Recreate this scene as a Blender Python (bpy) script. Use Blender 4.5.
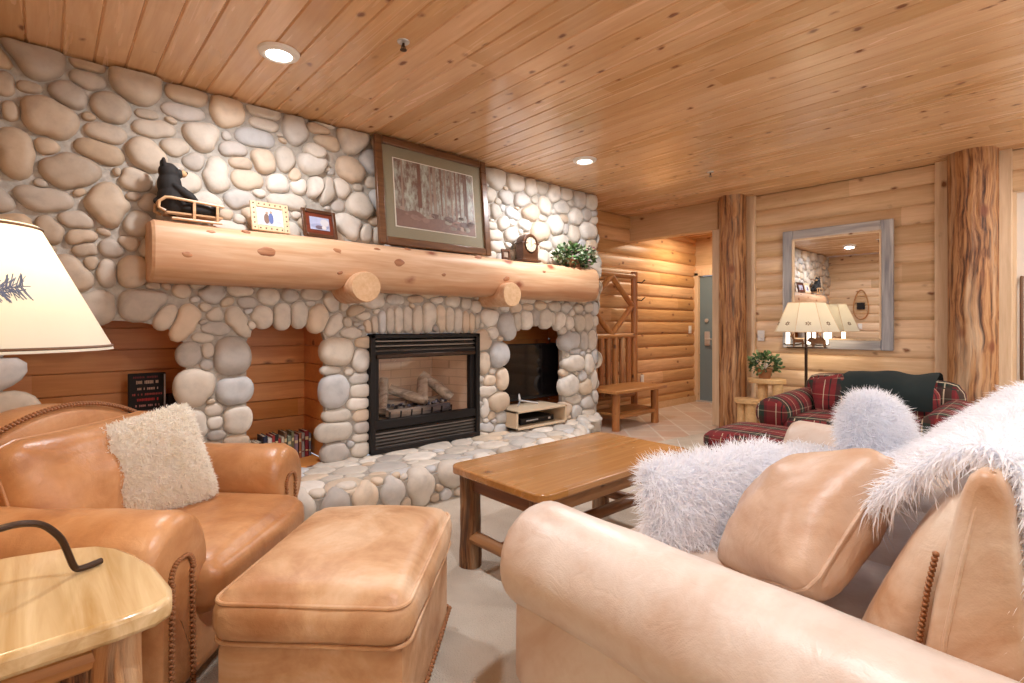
import bpy, math, random
import numpy as np
from mathutils import Vector, Matrix, noise as mnoise
for o in list(bpy.data.objects): bpy.data.objects.remove(o)
C = bpy.context.scene
PI = math.pi
rnd = random.Random(7)
rng = np.random.default_rng(11)
def R(d): return d * PI / 180
COL = C.collection

# ------------------------------------------------------------------ camera, world, light, exposure
F_PX = 517.0
cam_d = bpy.data.cameras.new('camera'); cam = bpy.data.objects.new('camera', cam_d); COL.objects.link(cam)
cam.location = (0, 0, 1.2); cam.rotation_euler = (R(90), 0, R(47.9 - 90))
cam_d.sensor_width = 36; cam_d.lens = F_PX / 1024 * 36; cam_d.shift_y = -16.5 / 1024
cam_d.clip_start = 0.02
C.camera = cam
C.view_settings.view_transform = 'Standard'; C.view_settings.look = 'None'
C.view_settings.gamma = 1; C.view_settings.use_curve_mapping = False
C.view_settings.exposure = -0.27
C.cycles.use_denoising = True
C.cycles.max_bounces = 20; C.cycles.diffuse_bounces = 14; C.cycles.glossy_bounces = 4; C.cycles.transmission_bounces = 14; C.cycles.transparent_max_bounces = 16
C.cycles.sample_clamp_indirect = 6
w = bpy.data.worlds.new('world'); C.world = w; w.use_nodes = True
w.node_tree.nodes['Background'].inputs[0].default_value = (.75, .85, 1, 1)
w.node_tree.nodes['Background'].inputs[1].default_value = 1.0
def light(name, typ, loc, energy, color, rot=(0, 0, 0), **kw):
    d = bpy.data.lights.new(name, typ); d.energy = energy; d.color = color
    for k, v in kw.items(): setattr(d, k, v)
    o = bpy.data.objects.new(name, d); COL.objects.link(o); o.location = loc; o.rotation_euler = rot
    return o
WARM = (1.0, .82, .60); DAY = (.66, .82, 1.0); SOFT = (.97, .97, 1.0)
# daylight entering by the two windows of the wall behind the sofa
light('daylight_window_a', 'AREA', (1.2, -1.62, 1.35), 262, DAY, (R(-90), 0, 0), shape='RECTANGLE', size=2.3, size_y=1.9)
light('daylight_window_b', 'AREA', (4.3, -1.62, 1.35), 228, DAY, (R(-90), 0, 0), shape='RECTANGLE', size=2.3, size_y=1.9)
# recessed ceiling lamps over the fireplace, then unseen ones added for even fill
DOWN = [(.93, 2.89), (3.54, 2.96), (.93, .45), (3.3, -.75), (5.2, -.75)]
for i, (x, y) in enumerate(DOWN):
    light('downlight_and_fill', 'AREA', (x, y, 2.615), (30, 43, 40, 40, 40)[i], SOFT, shape='DISK', size=.14)
light('entry_lamp', 'AREA', (6.75, 3.55, 2.51), 30, WARM, shape='DISK', size=.14)

# ------------------------------------------------------------------ mesh helpers
class MB:
    def __init__(s): s.v = []; s.f = []; s.m = []; s.c = []; s.n = 0; s.pile = None
    def add(s, vs, fs, mat=0, col=None):
        vs = np.asarray(vs, float).reshape(-1, 3)
        s.v.append(vs)
        for f in fs: s.f.append([i + s.n for i in f])
        s.m.extend([mat] * len(fs))
        c = np.ones((len(vs), 4)) if col is None else np.tile(np.array(list(col) + [1.0])[:4], (len(vs), 1))
        s.c.append(c); s.n += len(vs)
        return s
    def box(s, c, d, rot=None, mat=0, col=None):
        x, y, z = [q / 2 for q in d]
        vs = np.array([(-x, -y, -z), (x, -y, -z), (x, y, -z), (-x, y, -z), (-x, -y, z), (x, -y, z), (x, y, z), (-x, y, z)])
        if rot is not None: vs = vs @ np.array(rot).T
        return s.add(vs + np.array(c), [(0, 3, 2, 1), (4, 5, 6, 7), (0, 1, 5, 4), (1, 2, 6, 5), (2, 3, 7, 6), (3, 0, 4, 7)], mat, col)
    def rbox(s, c, d, r=.03, n=8, bulge=(0, 0, 0), rot=None, mat=0, wrinkle=0, seed=0, wsc=5):
        """box with rounded edges; every face may swell by bulge"""
        h = np.array(d) / 2.0; r = min(r, *(h * .999))
        k = int(n)
        t = np.linspace(-1, 1, k + 1)
        # denser near the edges
        t = np.sign(t) * (1 - (1 - np.abs(t)) ** 1.35)
        vs, fs, idx = [], [], {}
        def vid(p):
            key = tuple(np.round(p, 6))
            if key not in idx: idx[key] = len(vs); vs.append(p)
            return idx[key]
        for ax in range(3):
            a, b = (ax + 1) % 3, (ax + 2) % 3
            for sg in (-1, 1):
                g = [[None] * (k + 1) for _ in range(k + 1)]
                for i in range(k + 1):
                    for j in range(k + 1):
                        p = np.zeros(3); p[ax] = sg; p[a] = t[i]; p[b] = t[j]
                        g[i][j] = vid(p)
                for i in range(k):
                    for j in range(k):
                        q = (g[i][j], g[i + 1][j], g[i + 1][j + 1], g[i][j + 1])
                        fs.append(q if sg > 0 else q[::-1])
        P = np.array(vs)
        Q = P * h
        inner = np.clip(Q, -(h - r), h - r)
        dlt = Q - inner; ln = np.linalg.norm(dlt, axis=1, keepdims=True); ln[ln == 0] = 1
        Q2 = inner + dlt / ln * r
        for ax in range(3):
            if bulge[ax]:
                a, b = (ax + 1) % 3, (ax + 2) % 3
                wgt = (1 - P[:, a] ** 2) * (1 - P[:, b] ** 2)
                Q2[:, ax] += np.sign(P[:, ax]) * (np.abs(P[:, ax]) > .5) * bulge[ax] * np.sqrt(np.clip(wgt, 0, 1))
        if wrinkle:
            for i in range(len(Q2)):
                nn = Q2[i] / (np.linalg.norm(Q2[i]) + 1e-6)
                Q2[i] += nn * wrinkle * mnoise.noise(Vector(Q2[i] * wsc) + Vector((seed, seed * 2, 0)))
        if rot is not None: Q2 = Q2 @ np.array(rot).T
        return s.add(Q2 + np.array(c), fs, mat)
    def tube(s, path, rad, seg=12, mat=0, caps=True, rough=0, seed=0, capmat=None, col=None):
        path = np.array(path, float); n = len(path)
        rad = np.full(n, rad) if np.isscalar(rad) else np.array(rad, float)
        tg = np.gradient(path, axis=0); tg /= np.linalg.norm(tg, axis=1, keepdims=True) + 1e-9
        up = np.array([0, 0, 1.0]) if abs(tg[0][2]) < .9 else np.array([1.0, 0, 0])
        vs = []; u = np.cross(up, tg[0]); u /= np.linalg.norm(u)
        for i in range(n):
            u = u - tg[i] * np.dot(u, tg[i]); u /= np.linalg.norm(u); v = np.cross(tg[i], u)
            for k in range(seg):
                a = 2 * PI * k / seg; rr = rad[i]
                d = math.cos(a) * u + math.sin(a) * v
                if rough: rr *= 1 + rough * mnoise.noise(Vector(path[i] * 4 + d * 1.2) + Vector((seed * 3.1, 0, seed)))
                vs.append(path[i] + d * rr)
        fs = []
        for i in range(n - 1):
            for k in range(seg):
                k2 = (k + 1) % seg
                fs.append((i * seg + k, i * seg + k2, (i + 1) * seg + k2, (i + 1) * seg + k))
        s.add(vs, fs, mat, col)
        if caps:
            cm = mat if capmat is None else capmat
            e0 = np.array(vs[:seg]); e1 = np.array(vs[-seg:])
            s.add(e0, [tuple(range(seg))[::-1]], cm, col); s.add(e1, [tuple(range(seg))], cm, col)
        return s
    def lathe(s, prof, c=(0, 0, 0), seg=32, mat=0, rot=None, close=False):
        vs = []; n = len(prof)
        for r, z in prof:
            for k in range(seg):
                a = 2 * PI * k / seg; vs.append((r * math.cos(a), r * math.sin(a), z))
        fs = []
        for i in range(n - 1 if not close else n):
            i2 = (i + 1) % n
            for k in range(seg):
                k2 = (k + 1) % seg
                fs.append((i * seg + k, i * seg + k2, i2 * seg + k2, i2 * seg + k))
        vs = np.array(vs)
        if rot is not None: vs = vs @ np.array(rot).T
        return s.add(vs + np.array(c), fs, mat)
    def ell(s, c, rad, rot=None, seg=20, rings=12, mat=0, rough=0, seed=0, p=1.0, col=None):
        vs = []
        for i in range(rings + 1):
            th = PI * i / rings
            for k in range(seg):
                ph = 2 * PI * k / seg
                q = np.array([math.sin(th) * math.cos(ph), math.sin(th) * math.sin(ph), math.cos(th)])
                q = np.sign(q) * np.abs(q) ** p
                if rough: q = q * (1 + rough * mnoise.noise(Vector(q * 1.3) + Vector((seed * 1.7, seed, 0))))
                vs.append(q * np.array(rad))
        fs = []
        for i in range(rings):
            for k in range(seg):
                k2 = (k + 1) % seg
                fs.append((i * seg + k, (i + 1) * seg + k, (i + 1) * seg + k2, i * seg + k2))
        vs = np.array(vs)
        if rot is not None: vs = vs @ np.array(rot).T
        return s.add(vs + np.array(c), fs, mat, col)
    def prism(s, outline, o, ex, ey, depth, mat=0, col=None):
        """flat outline in the plane (ex, ey) at o, thickened along ex x ey by depth"""
        o, ex, ey = map(lambda q: np.array(q, float), (o, ex, ey)); ez = np.cross(ex, ey)
        a = [o + ex * x + ey * y for x, y in outline]; b = [p + ez * depth for p in a]; n = len(a)
        fs = [tuple(range(n))[::-1], tuple(range(n, 2 * n))] + [(i, (i + 1) % n, n + (i + 1) % n, n + i) for i in range(n)]
        return s.add(a + b, fs, mat, col)
    def grid(s, P, mat=0, wrap=False):
        """P[i][j] points"""
        P = np.array(P); a, b = P.shape[:2]; fs = []
        for i in range(a - 1):
            for j in range(b - 1 if not wrap else b):
                j2 = (j + 1) % b
                fs.append((i * b + j, i * b + j2, (i + 1) * b + j2, (i + 1) * b + j))
        return s.add(P.reshape(-1, 3), fs, mat)
    def build(s, name, mats, parent=None, smooth=35, bevel=0, world=False, uv=False, weld=False):
        me = bpy.data.meshes.new(name)
        if name in ('seat_cushion', 'back_cushion', 'cushion', 'base', 'backrest') and smooth: smooth = 180 if 'cushion' in name else max(smooth, 50)
        V = np.concatenate(s.v) if s.v else np.zeros((0, 3))
        off = np.zeros(3)
        if world and parent is not None:
            p = parent
            while p is not None: off += np.array(p.location); p = p.parent
        V = V - off
        ln = np.array([len(f) for f in s.f], np.int32); st = np.concatenate([[0], np.cumsum(ln)[:-1]]).astype(np.int32)
        me.vertices.add(len(V)); me.vertices.foreach_set('co', V.ravel().astype(np.float32))
        loops = np.concatenate([np.array(f, np.int32) for f in s.f])
        me.loops.add(len(loops)); me.loops.foreach_set('vertex_index', loops)
        me.polygons.add(len(ln)); me.polygons.foreach_set('loop_start', st)
        me.polygons.foreach_set('material_index', np.array(s.m, np.int32))
        me.update(calc_edges=True); me.validate()
        if not isinstance(mats, (list, tuple)): mats = [mats]
        for m in mats: me.materials.append(m)
        ca = me.color_attributes.new('tint', 'FLOAT_COLOR', 'POINT')
        if len(ca.data) == len(V): ca.data.foreach_set('color', np.concatenate(s.c).ravel().astype(np.float32))
        if smooth:
            me.shade_smooth()
            if smooth < 180: me.set_sharp_from_angle(angle=R(smooth))
        else: me.shade_flat()
        if s.pile is not None:
            pa = me.attributes.new('pile', 'FLOAT_VECTOR', 'POINT'); pa.data.foreach_set('vector', np.concatenate(s.pile).ravel().astype(np.float32))
        if uv:
            L = me.uv_layers.new(name='box')
            for p in me.polygons:
                n = p.normal; ax = max(range(3), key=lambda i: abs(n[i]))
                a, b = [(1, 2), (0, 2), (0, 1)][ax]
                for li in p.loop_indices:
                    co = me.vertices[me.loops[li].vertex_index].co
                    L.data[li].uv = (co[a], co[b])
        o = bpy.data.objects.new(name, me); COL.objects.link(o)
        if parent is not None: o.parent = parent
        if bevel:
            b = o.modifiers.new('bevel', 'BEVEL'); b.width = bevel; b.segments = 2; b.limit_method = 'ANGLE'; b.angle_limit = R(40)
        return o
def tag(o, label, cat, group=None, kind=None):
    o['label'] = label
    if cat: o['category'] = cat
    if group: o['group'] = group
    if kind: o['kind'] = kind
    return o
def thing(name, label, cat, loc=(0, 0, 0), rz=0, group=None):
    o = bpy.data.objects.new(name, None); COL.objects.link(o); o.location = loc; o.rotation_euler = (0, 0, rz)
    o.empty_display_size = .1
    return tag(o, label, cat, group)
def struct(o, label=None):
    o['kind'] = 'structure'
    if label: o['label'] = label
    return o
def rotm(ax, deg): return np.array(Matrix.Rotation(R(deg), 3, ax))
def nrm(v): v = np.array(v, float); return v / np.linalg.norm(v)

# ------------------------------------------------------------------ materials
def newmat(name):
    m = bpy.data.materials.new(name); m.use_nodes = True
    nt = m.node_tree; return m, nt, nt.nodes['Principled BSDF']
def nd(nt, t, props=None, **ins):
    n = nt.nodes.new(t)
    for k, v in (props or {}).items(): setattr(n, k, v)
    for k, v in ins.items():
        key = int(k[1:]) if k[0] == 'i' and k[1:].isdigit() else k.replace('_', ' ')
        if isinstance(v, bpy.types.NodeSocket): nt.links.new(v, n.inputs[key])
        else: n.inputs[key].default_value = v
    return n
def ramp(nt, fac, stops, interp='LINEAR'):
    n = nt.nodes.new('ShaderNodeValToRGB'); nt.links.new(fac, n.inputs[0]); cr = n.color_ramp; cr.interpolation = interp
    while len(cr.elements) < len(stops): cr.elements.new(.5)
    for e, (p, c) in zip(cr.elements, stops): e.position = p; e.color = (*c[:3], 1)
    return n.outputs[0]
def mathn(nt, op, a, b=0.0, c=0.0): return nd(nt, 'ShaderNodeMath', {'operation': op}, i0=a, i1=b, i2=c).outputs[0]
def mix(nt, fac, a, b, mode='MIX'):
    n = nt.nodes.new('ShaderNodeMix'); n.data_type = 'RGBA'; n.blend_type = mode
    for i, v in ((0, fac), (6, a), (7, b)):
        if isinstance(v, bpy.types.NodeSocket): nt.links.new(v, n.inputs[i])
        else: n.inputs[i].default_value = v if i == 0 else (*v[:3], 1)
    return n.outputs[2]
def objco(nt): return nd(nt, 'ShaderNodeTexCoord').outputs['Object']
def bump(nt, b, h, strength, dist=.01):
    n = nd(nt, 'ShaderNodeBump', Height=h, Strength=strength, Distance=dist); nt.links.new(n.outputs[0], b.inputs['Normal'])
def plain(name, c, rough=.5, metal=0, **kw):
    m, nt, b = newmat(name)
    b.inputs['Base Color'].default_value = (*c, 1); b.inputs['Roughness'].default_value = rough; b.inputs['Metallic'].default_value = metal
    for k, v in kw.items(): b.inputs[k.replace('_', ' ')].default_value = v
    # a little unevenness in the finish
    n = nd(nt, 'ShaderNodeTexNoise', Vector=objco(nt), Scale=18.0, Detail=3.0)
    r = nd(nt, 'ShaderNodeMapRange', Value=n.outputs[0], i3=max(0, rough - .06), i4=min(1, rough + .06))
    nt.links.new(r.outputs[0], b.inputs['Roughness'])
    return m
def wood(name, dark, light_, axis=0, rough=.35, knots=1.0, knotcol=(.20, .07, .025), plank=None, coat=0.0, grain=1.0, ks=4.2, bmp=.08, stain=None, vary=.16):
    m, nt, b = newmat(name)
    co = objco(nt); sep = nd(nt, 'ShaderNodeSeparateXYZ', Vector=co)
    comp = [sep.outputs[i] for i in range(3)]
    varyf = None
    if plank:
        pi, pw, po = plank
        idx = mathn(nt, 'FLOOR', mathn(nt, 'DIVIDE', mathn(nt, 'SUBTRACT', comp[pi], po), pw))
        wn = nd(nt, 'ShaderNodeTexWhiteNoise', {'noise_dimensions': '1D'}, W=idx)
        comp[axis] = mathn(nt, 'ADD', comp[axis], mathn(nt, 'MULTIPLY', wn.outputs[0], 13.0))
        # boards are butted end to end: new board every 2.4 m or so
        seg = mathn(nt, 'FLOOR', mathn(nt, 'DIVIDE', comp[axis], 2.6))
        wn2 = nd(nt, 'ShaderNodeTexWhiteNoise', {'noise_dimensions': '2D'}, Vector=nd(nt, 'ShaderNodeCombineXYZ', X=idx, Y=seg).outputs[0])
        varyf = wn2.outputs[0]
    cb = nd(nt, 'ShaderNodeCombineXYZ', X=comp[0], Y=comp[1], Z=comp[2]).outputs[0]
    sc = [1.0] * 3; sc[axis] = .07
    mp = nd(nt, 'ShaderNodeMapping', Vector=cb); mp.inputs['Scale'].default_value = sc
    n1 = nd(nt, 'ShaderNodeTexNoise', Vector=mp.outputs[0], Scale=46.0 * grain, Detail=5.0, Roughness=.6, Distortion=.6)
    n2 = nd(nt, 'ShaderNodeTexNoise', Vector=mp.outputs[0], Scale=7.0 * grain, Detail=3.0, Distortion=2.0)
    f = mathn(nt, 'ADD', mathn(nt, 'MULTIPLY', n1.outputs[0], .55), mathn(nt, 'MULTIPLY', n2.outputs[0], .45))
    col = ramp(nt, f, [(.32, dark), (.5, tuple((a + c) / 2 for a, c in zip(dark, light_))), (.66, light_)])
    if varyf is not None:
        hsv = nd(nt, 'ShaderNodeHueSaturation', Color=col, Value=mathn(nt, 'ADD', 1 - vary, mathn(nt, 'MULTIPLY', varyf, 2 * vary)), Saturation=mathn(nt, 'ADD', 1.08, mathn(nt, 'MULTIPLY', varyf, -.16)))
        col = hsv.outputs[0]
    if stain:
        n3 = nd(nt, 'ShaderNodeTexNoise', Vector=mp.outputs[0], Scale=5.0, Detail=4.0, Roughness=.7)
        col = mix(nt, ramp(nt, n3.outputs[0], [(.48, (0, 0, 0)), (.62, (1, 1, 1))]), col, stain)
    if knots:
        sk = [1.0] * 3; sk[axis] = .62
        mk = nd(nt, 'ShaderNodeMapping', Vector=cb); mk.inputs['Scale'].default_value = sk
        nz = nd(nt, 'ShaderNodeTexNoise', Vector=mk.outputs[0], Scale=22.0)
        mv = nd(nt, 'ShaderNodeVectorMath', {'operation': 'MULTIPLY_ADD'}, i0=nz.outputs[1], i1=(.03, .03, .03), i2=mk.outputs[0])
        v = nd(nt, 'ShaderNodeTexVoronoi', Vector=mv.outputs[0], Scale=ks)
        kf = ramp(nt, v.outputs['Distance'], [(.0, (1, 1, 1)), (.055 * knots, (.95, .95, .95)), (.085 * knots, (.4, .4, .4)), (.125 * knots, (0, 0, 0))])
        col = mix(nt, kf, col, knotcol)
    nt.links.new(col, b.inputs['Base Color'])
    rr = nd(nt, 'ShaderNodeMapRange', Value=n2.outputs[0], i3=max(.05, rough - .07), i4=rough + .07); nt.links.new(rr.outputs[0], b.inputs['Roughness'])
    if coat: b.inputs['Coat Weight'].default_value = coat; b.inputs['Coat Roughness'].default_value = .12
    if bmp: bump(nt, b, f, bmp, .004)
    return m
def leather(name, base, worn, dark, rough=.42, sc=1.0):
    m, nt, b = newmat(name); co = objco(nt)
    n1 = nd(nt, 'ShaderNodeTexNoise', Vector=co, Scale=2.6 * sc, Detail=5.0, Roughness=.62, Distortion=.8)
    n2 = nd(nt, 'ShaderNodeTexNoise', Vector=co, Scale=9.0 * sc, Detail=6.0, Roughness=.7)
    c = ramp(nt, n1.outputs[0], [(.3, dark), (.47, base), (.68, worn)])
    c = mix(nt, ramp(nt, n2.outputs[0], [(.5, (0, 0, 0)), (.75, (.45, .45, .45))]), c, dark)
    nt.links.new(c, b.inputs['Base Color'])
    r = nd(nt, 'ShaderNodeMapRange', Value=n2.outputs[0], i3=rough - .1, i4=rough + .12); nt.links.new(r.outputs[0], b.inputs['Roughness'])
    v = nd(nt, 'ShaderNodeTexVoronoi', Vector=co, Scale=260.0)
    n3 = nd(nt, 'ShaderNodeTexNoise', Vector=co, Scale=14.0, Detail=4.0, Distortion=2.5)
    h = mathn(nt, 'ADD', mathn(nt, 'MULTIPLY', v.outputs['Distance'], .12), n3.outputs[0])
    bump(nt, b, h, .22, .008)
    return m
def tinted(name, rough=.75, mott=.25, bmp=.3, scale=14.0):
    """the colour of each stone or leaf is its own; mottling on top"""
    m, nt, b = newmat(name); co = objco(nt)
    at = nd(nt, 'ShaderNodeAttribute'); at.attribute_name = 'tint'
    n = nd(nt, 'ShaderNodeTexNoise', Vector=co, Scale=scale, Detail=6.0, Roughness=.65)
    n2 = nd(nt, 'ShaderNodeTexNoise', Vector=co, Scale=scale * .35, Detail=3.0, Distortion=1.5)
    f = mathn(nt, 'ADD', mathn(nt, 'MULTIPLY', n.outputs[0], .5), mathn(nt, 'MULTIPLY', n2.outputs[0], .5))
    g = ramp(nt, f, [(.3, (1 - mott,) * 3), (.5, (1, .985, .96)), (.7, (1 + mott * .45,) * 3)])
    nt.links.new(mix(nt, 1.0, at.outputs[0], g, 'MULTIPLY'), b.inputs['Base Color'])
    b.inputs['Roughness'].default_value = rough
    if bmp: bump(nt, b, n.outputs[0], bmp, .006)
    return m
def plaidmat(name):
    m, nt, b = newmat(name)
    uv = nd(nt, 'ShaderNodeUVMap').outputs[0]; sep = nd(nt, 'ShaderNodeSeparateXYZ', Vector=uv)
    RED = (.185, .014, .016); GRN = (.014, .030, .018); BLK = (.012, .010, .012); CRM = (.62, .52, .36); MAR = (.12, .009, .013)
    st = [(0, RED), (.18, MAR), (.26, GRN), (.42, CRM), (.45, GRN), (.50, BLK), (.60, RED), (.74, BLK), (.78, RED), (.90, CRM), (.925, RED)]
    cs = []
    for i in (0, 1):
        t = mathn(nt, 'FRACT', mathn(nt, 'MULTIPLY_ADD', sep.outputs[i], 1 / .26, .13 + .3 * i))
        cs.append(ramp(nt, t, st, 'CONSTANT'))
    c = mix(nt, .22, cs[0], cs[1])
    nt.links.new(c, b.inputs['Base Color']); b.inputs['Roughness'].default_value = .9
    wv = nd(nt, 'ShaderNodeTexWave', Vector=uv, Scale=180.0); bump(nt, b, wv.outputs[1], .15, .002)
    return m
def glow(name, c, e):
    m, nt, b = newmat(name)
    b.inputs['Base Color'].default_value = (*c, 1); b.inputs['Emission Color'].default_value = (*c, 1); b.inputs['Emission Strength'].default_value = e
    return m
def shademat(name, c=(.82, .79, .70)):
    m, nt, b = newmat(name)
    n = nd(nt, 'ShaderNodeTexNoise', Vector=objco(nt), Scale=9.0, Detail=4.0)
    col = mix(nt, n.outputs[0], c, tuple(q * .93 for q in c))
    d = nd(nt, 'ShaderNodeBsdfDiffuse', Color=col); t = nd(nt, 'ShaderNodeBsdfTranslucent', Color=col)
    ms = nd(nt, 'ShaderNodeMixShader', i0=.42, i1=d.outputs[0], i2=t.outputs[0])
    nt.links.new(ms.outputs[0], nt.nodes['Material Output'].inputs[0]); nt.nodes.remove(b)
    return m
def furmat(name, c, tip):
    m, nt, b = newmat(name)
    n = nd(nt, 'ShaderNodeTexNoise', Vector=objco(nt), Scale=30.0, Detail=2.0)
    col = mix(nt, n.outputs[0], c, tip)
    d = nd(nt, 'ShaderNodeBsdfDiffuse', Color=col); t = nd(nt, 'ShaderNodeBsdfTranslucent', Color=col)
    ms = nd(nt, 'ShaderNodeMixShader', i0=.5, i1=d.outputs[0], i2=t.outputs[0])
    nt.links.new(ms.outputs[0], nt.nodes['Material Output'].inputs[0]); nt.nodes.remove(b)
    return m

PINE_D, PINE_L = (.58, .38, .21), (.77, .56, .355)
CEIL = 2.66; PLK = .137; LOGP = .178
M = {}
M['ceiling'] = wood('ceiling pine boards', (.58, .335, .165), (.72, .46, .25), 1, .26, 1.3, plank=(0, PLK, -.62), coat=.35, ks=7.5, vary=.12)
M['log_y'] = wood('log siding along y', PINE_D, PINE_L, 1, .42, 1.4, plank=(2, LOGP, 0), ks=6.5)
M['log_x'] = wood('log siding along x', (.48, .25, .10), (.70, .42, .20), 0, .42, 1.4, plank=(2, LOGP, 0), ks=6.5)
M['niche'] = wood('niche boards', (.56, .21, .05), (.70, .31, .09), 0, .4, 1.3, plank=(2, .14, .2), ks=5.0)
M['trim_z'] = wood('trim board upright', (.60, .42, .25), (.79, .61, .42), 2, .45, 1.2, ks=5)
M['trim_y'] = wood('trim board level', (.54, .34, .17), (.72, .50, .29), 1, .45, 1.2, ks=5)
def postmat(name, kc):
    mm, nt, b = newmat(name); co = objco(nt)
    kk = lambda c: tuple(q * kc for q in c)
    wz = nd(nt, 'ShaderNodeTexNoise', Vector=co, Scale=2.2, Detail=2.0)
    wv = nd(nt, 'ShaderNodeVectorMath', {'operation': 'MULTIPLY_ADD'}, i0=wz.outputs[1], i1=(.10, .10, 0), i2=co)
    mp = nd(nt, 'ShaderNodeMapping', Vector=wv.outputs[0]); mp.inputs['Scale'].default_value = (1, 1, .045)
    n1 = nd(nt, 'ShaderNodeTexNoise', Vector=mp.outputs[0], Scale=34.0, Detail=6.0, Roughness=.65, Distortion=.4)
    n2 = nd(nt, 'ShaderNodeTexNoise', Vector=mp.outputs[0], Scale=9.0, Detail=4.0, Roughness=.6)
    mk = nd(nt, 'ShaderNodeMapping', Vector=co); mk.inputs['Scale'].default_value = (1, 1, .6)
    vk = nd(nt, 'ShaderNodeTexVoronoi', Vector=mk.outputs[0], Scale=4.6)
    c = ramp(nt, n1.outputs[0], [(.36, kk((.06, .022, .009))), (.45, kk((.24, .095, .033))), (.53, kk((.42, .20, .075))), (.68, kk((.56, .31, .14)))])
    c = mix(nt, ramp(nt, n2.outputs[0], [(.50, (0, 0, 0)), (.66, (.75, .75, .75))]), c, kk((.60, .42, .26)))
    c = mix(nt, ramp(nt, vk.outputs['Distance'], [(.0, (1, 1, 1)), (.10, (.9, .9, .9)), (.20, (0, 0, 0))]), c, (.20, .055, .018))
    nt.links.new(c, b.inputs['Base Color']); b.inputs['Roughness'].default_value = .6
    bump(nt, b, n1.outputs[0], .9, .012)
    return mm
M['post'] = postmat('weathered log post', 1.0); M['bark_leg'] = postmat('dark rustic log', .62)
M['mantel'] = wood('mantel log', (.50, .27, .13), (.70, .48, .31), 0, .5, 1.8, (.24, .06, .025), ks=4.6, bmp=.35, stain=(.52, .27, .14), grain=.7)
M['mantel_end'] = wood('log end grain', (.56, .33, .16), (.72, .50, .30), 1, .6, .0, bmp=.1)
M['table_top'] = wood('honey table top', (.33, .145, .038), (.50, .25, .08), 0, .26, 1.3, (.12, .04, .012), plank=(1, .15, 0), ks=4.5, coat=.4, vary=.07)
M['cedar_z'] = wood('cedar log upright', (.16, .052, .016), (.40, .165, .05), 2, .4, 1.2, (.07, .02, .01), grain=.8, stain=(.55, .33, .16), ks=6)
M['cedar_x'] = wood('cedar log along x', (.13, .045, .014), (.33, .14, .045), 0, .4, 1.2, (.07, .02, .01), grain=.8, stain=(.34, .17, .07), ks=6)
M['cedar_y'] = wood('cedar log along y', (.12, .042, .014), (.28, .115, .038), 1, .4, 1.2, (.07, .02, .01), grain=.8, stain=(.34, .17, .07), ks=6)
M['rack_z'] = wood('amber log upright', (.26, .09, .022), (.50, .225, .07), 2, .4, 1.2, (.08, .025, .01), grain=.8, ks=6, stain=(.34, .12, .035))
M['rack_x'] = wood('amber log level', (.30, .115, .03), (.54, .26, .085), 0, .4, 1.2, (.08, .025, .01), grain=.8, ks=6)
M['pale_x'] = wood('pale varnished pine', (.44, .26, .085), (.86, .69, .43), 1, .2, 2.0, (.36, .14, .04), coat=.5, ks=3.2, grain=.42)
M['stool'] = wood('split log stool wood', (.55, .33, .14), (.74, .50, .25), 0, .4, .8)
M['frame_dark'] = wood('dark frame wood', (.05, .017, .006), (.13, .05, .02), 0, .35, 0)
M['frame_brown'] = wood('brown frame wood', (.07, .026, .009), (.20, .09, .035), 0, .3, 0)
M['frame_red'] = wood('reddish frame wood', (.09, .018, .010), (.20, .045, .02), 0, .3, 0)
M['frame_pale'] = wood('pale frame wood', (.60, .42, .24), (.78, .60, .40), 0, .5, 0)
M['barn'] = wood('weathered barn board', (.16, .17, .20), (.46, .46, .48), 2, .7, .6, (.07, .07, .08), grain=.7, stain=(.72, .70, .68), bmp=.4)
M['barn_y'] = wood('weathered barn board level', (.22, .22, .24), (.50, .48, .47), 1, .7, .6, (.10, .09, .09), grain=.7, stain=(.74, .70, .65), bmp=.4)
M['leather_chair'] = leather('saddle leather', (.48, .225, .088), (.60, .325, .155), (.33, .125, .042), .34)
M['leather_ott'] = leather('worn saddle leather', (.60, .37, .205), (.77, .60, .43), (.40, .19, .08), .46, .95)
M['leather_sofa'] = leather('pale worn leather', (.69, .585, .50), (.79, .72, .65), (.57, .41, .305), .38, .8)
M['leather_back'] = leather('tan worn leather', (.61, .42, .28), (.77, .66, .54), (.43, .21, .09), .40, 1.1)
M['leather_pillow'] = leather('soft tan leather', (.58, .405, .285), (.69, .54, .42), (.46, .27, .16), .4, .8)
M['braid'] = plain('braided trim', (.30, .125, .045), .6)
M['plaid'] = plaidmat('red plaid')
M['stone'] = tinted('river stone', .62, .24, .22)
M['leaf'] = tinted('leaves', .5, .2, 0)
M['cover'] = tinted('book covers', .5, .08, 0)
mm, nt, b = newmat('mortar'); co = objco(nt)
n = nd(nt, 'ShaderNodeTexNoise', Vector=co, Scale=30.0, Detail=6.0)
nt.links.new(ramp(nt, n.outputs[0], [(.3, (.34, .31, .27)), (.7, (.50, .465, .41))]), b.inputs['Base Color']); b.inputs['Roughness'].default_value = .9
bump(nt, b, n.outputs[0], .6, .01); M['mortar'] = mm
mm, nt, b = newmat('carpet'); co = objco(nt)
n = nd(nt, 'ShaderNodeTexNoise', Vector=co, Scale=160.0, Detail=4.0); n2 = nd(nt, 'ShaderNodeTexNoise', Vector=co, Scale=3.0, Detail=3.0)
c = mix(nt, ramp(nt, n2.outputs[0], [(.35, (0, 0, 0)), (.65, (1, 1, 1))]), ramp(nt, n.outputs[0], [(.3, (.40, .335, .26)), (.7, (.56, .49, .40))]), (.60, .54, .45))
nt.links.new(c, b.inputs['Base Color']); b.inputs['Roughness'].default_value = .95; bump(nt, b, n.outputs[0], .8, .01); M['carpet'] = mm
mm, nt, b = newmat('slate tile'); co = objco(nt)
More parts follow.
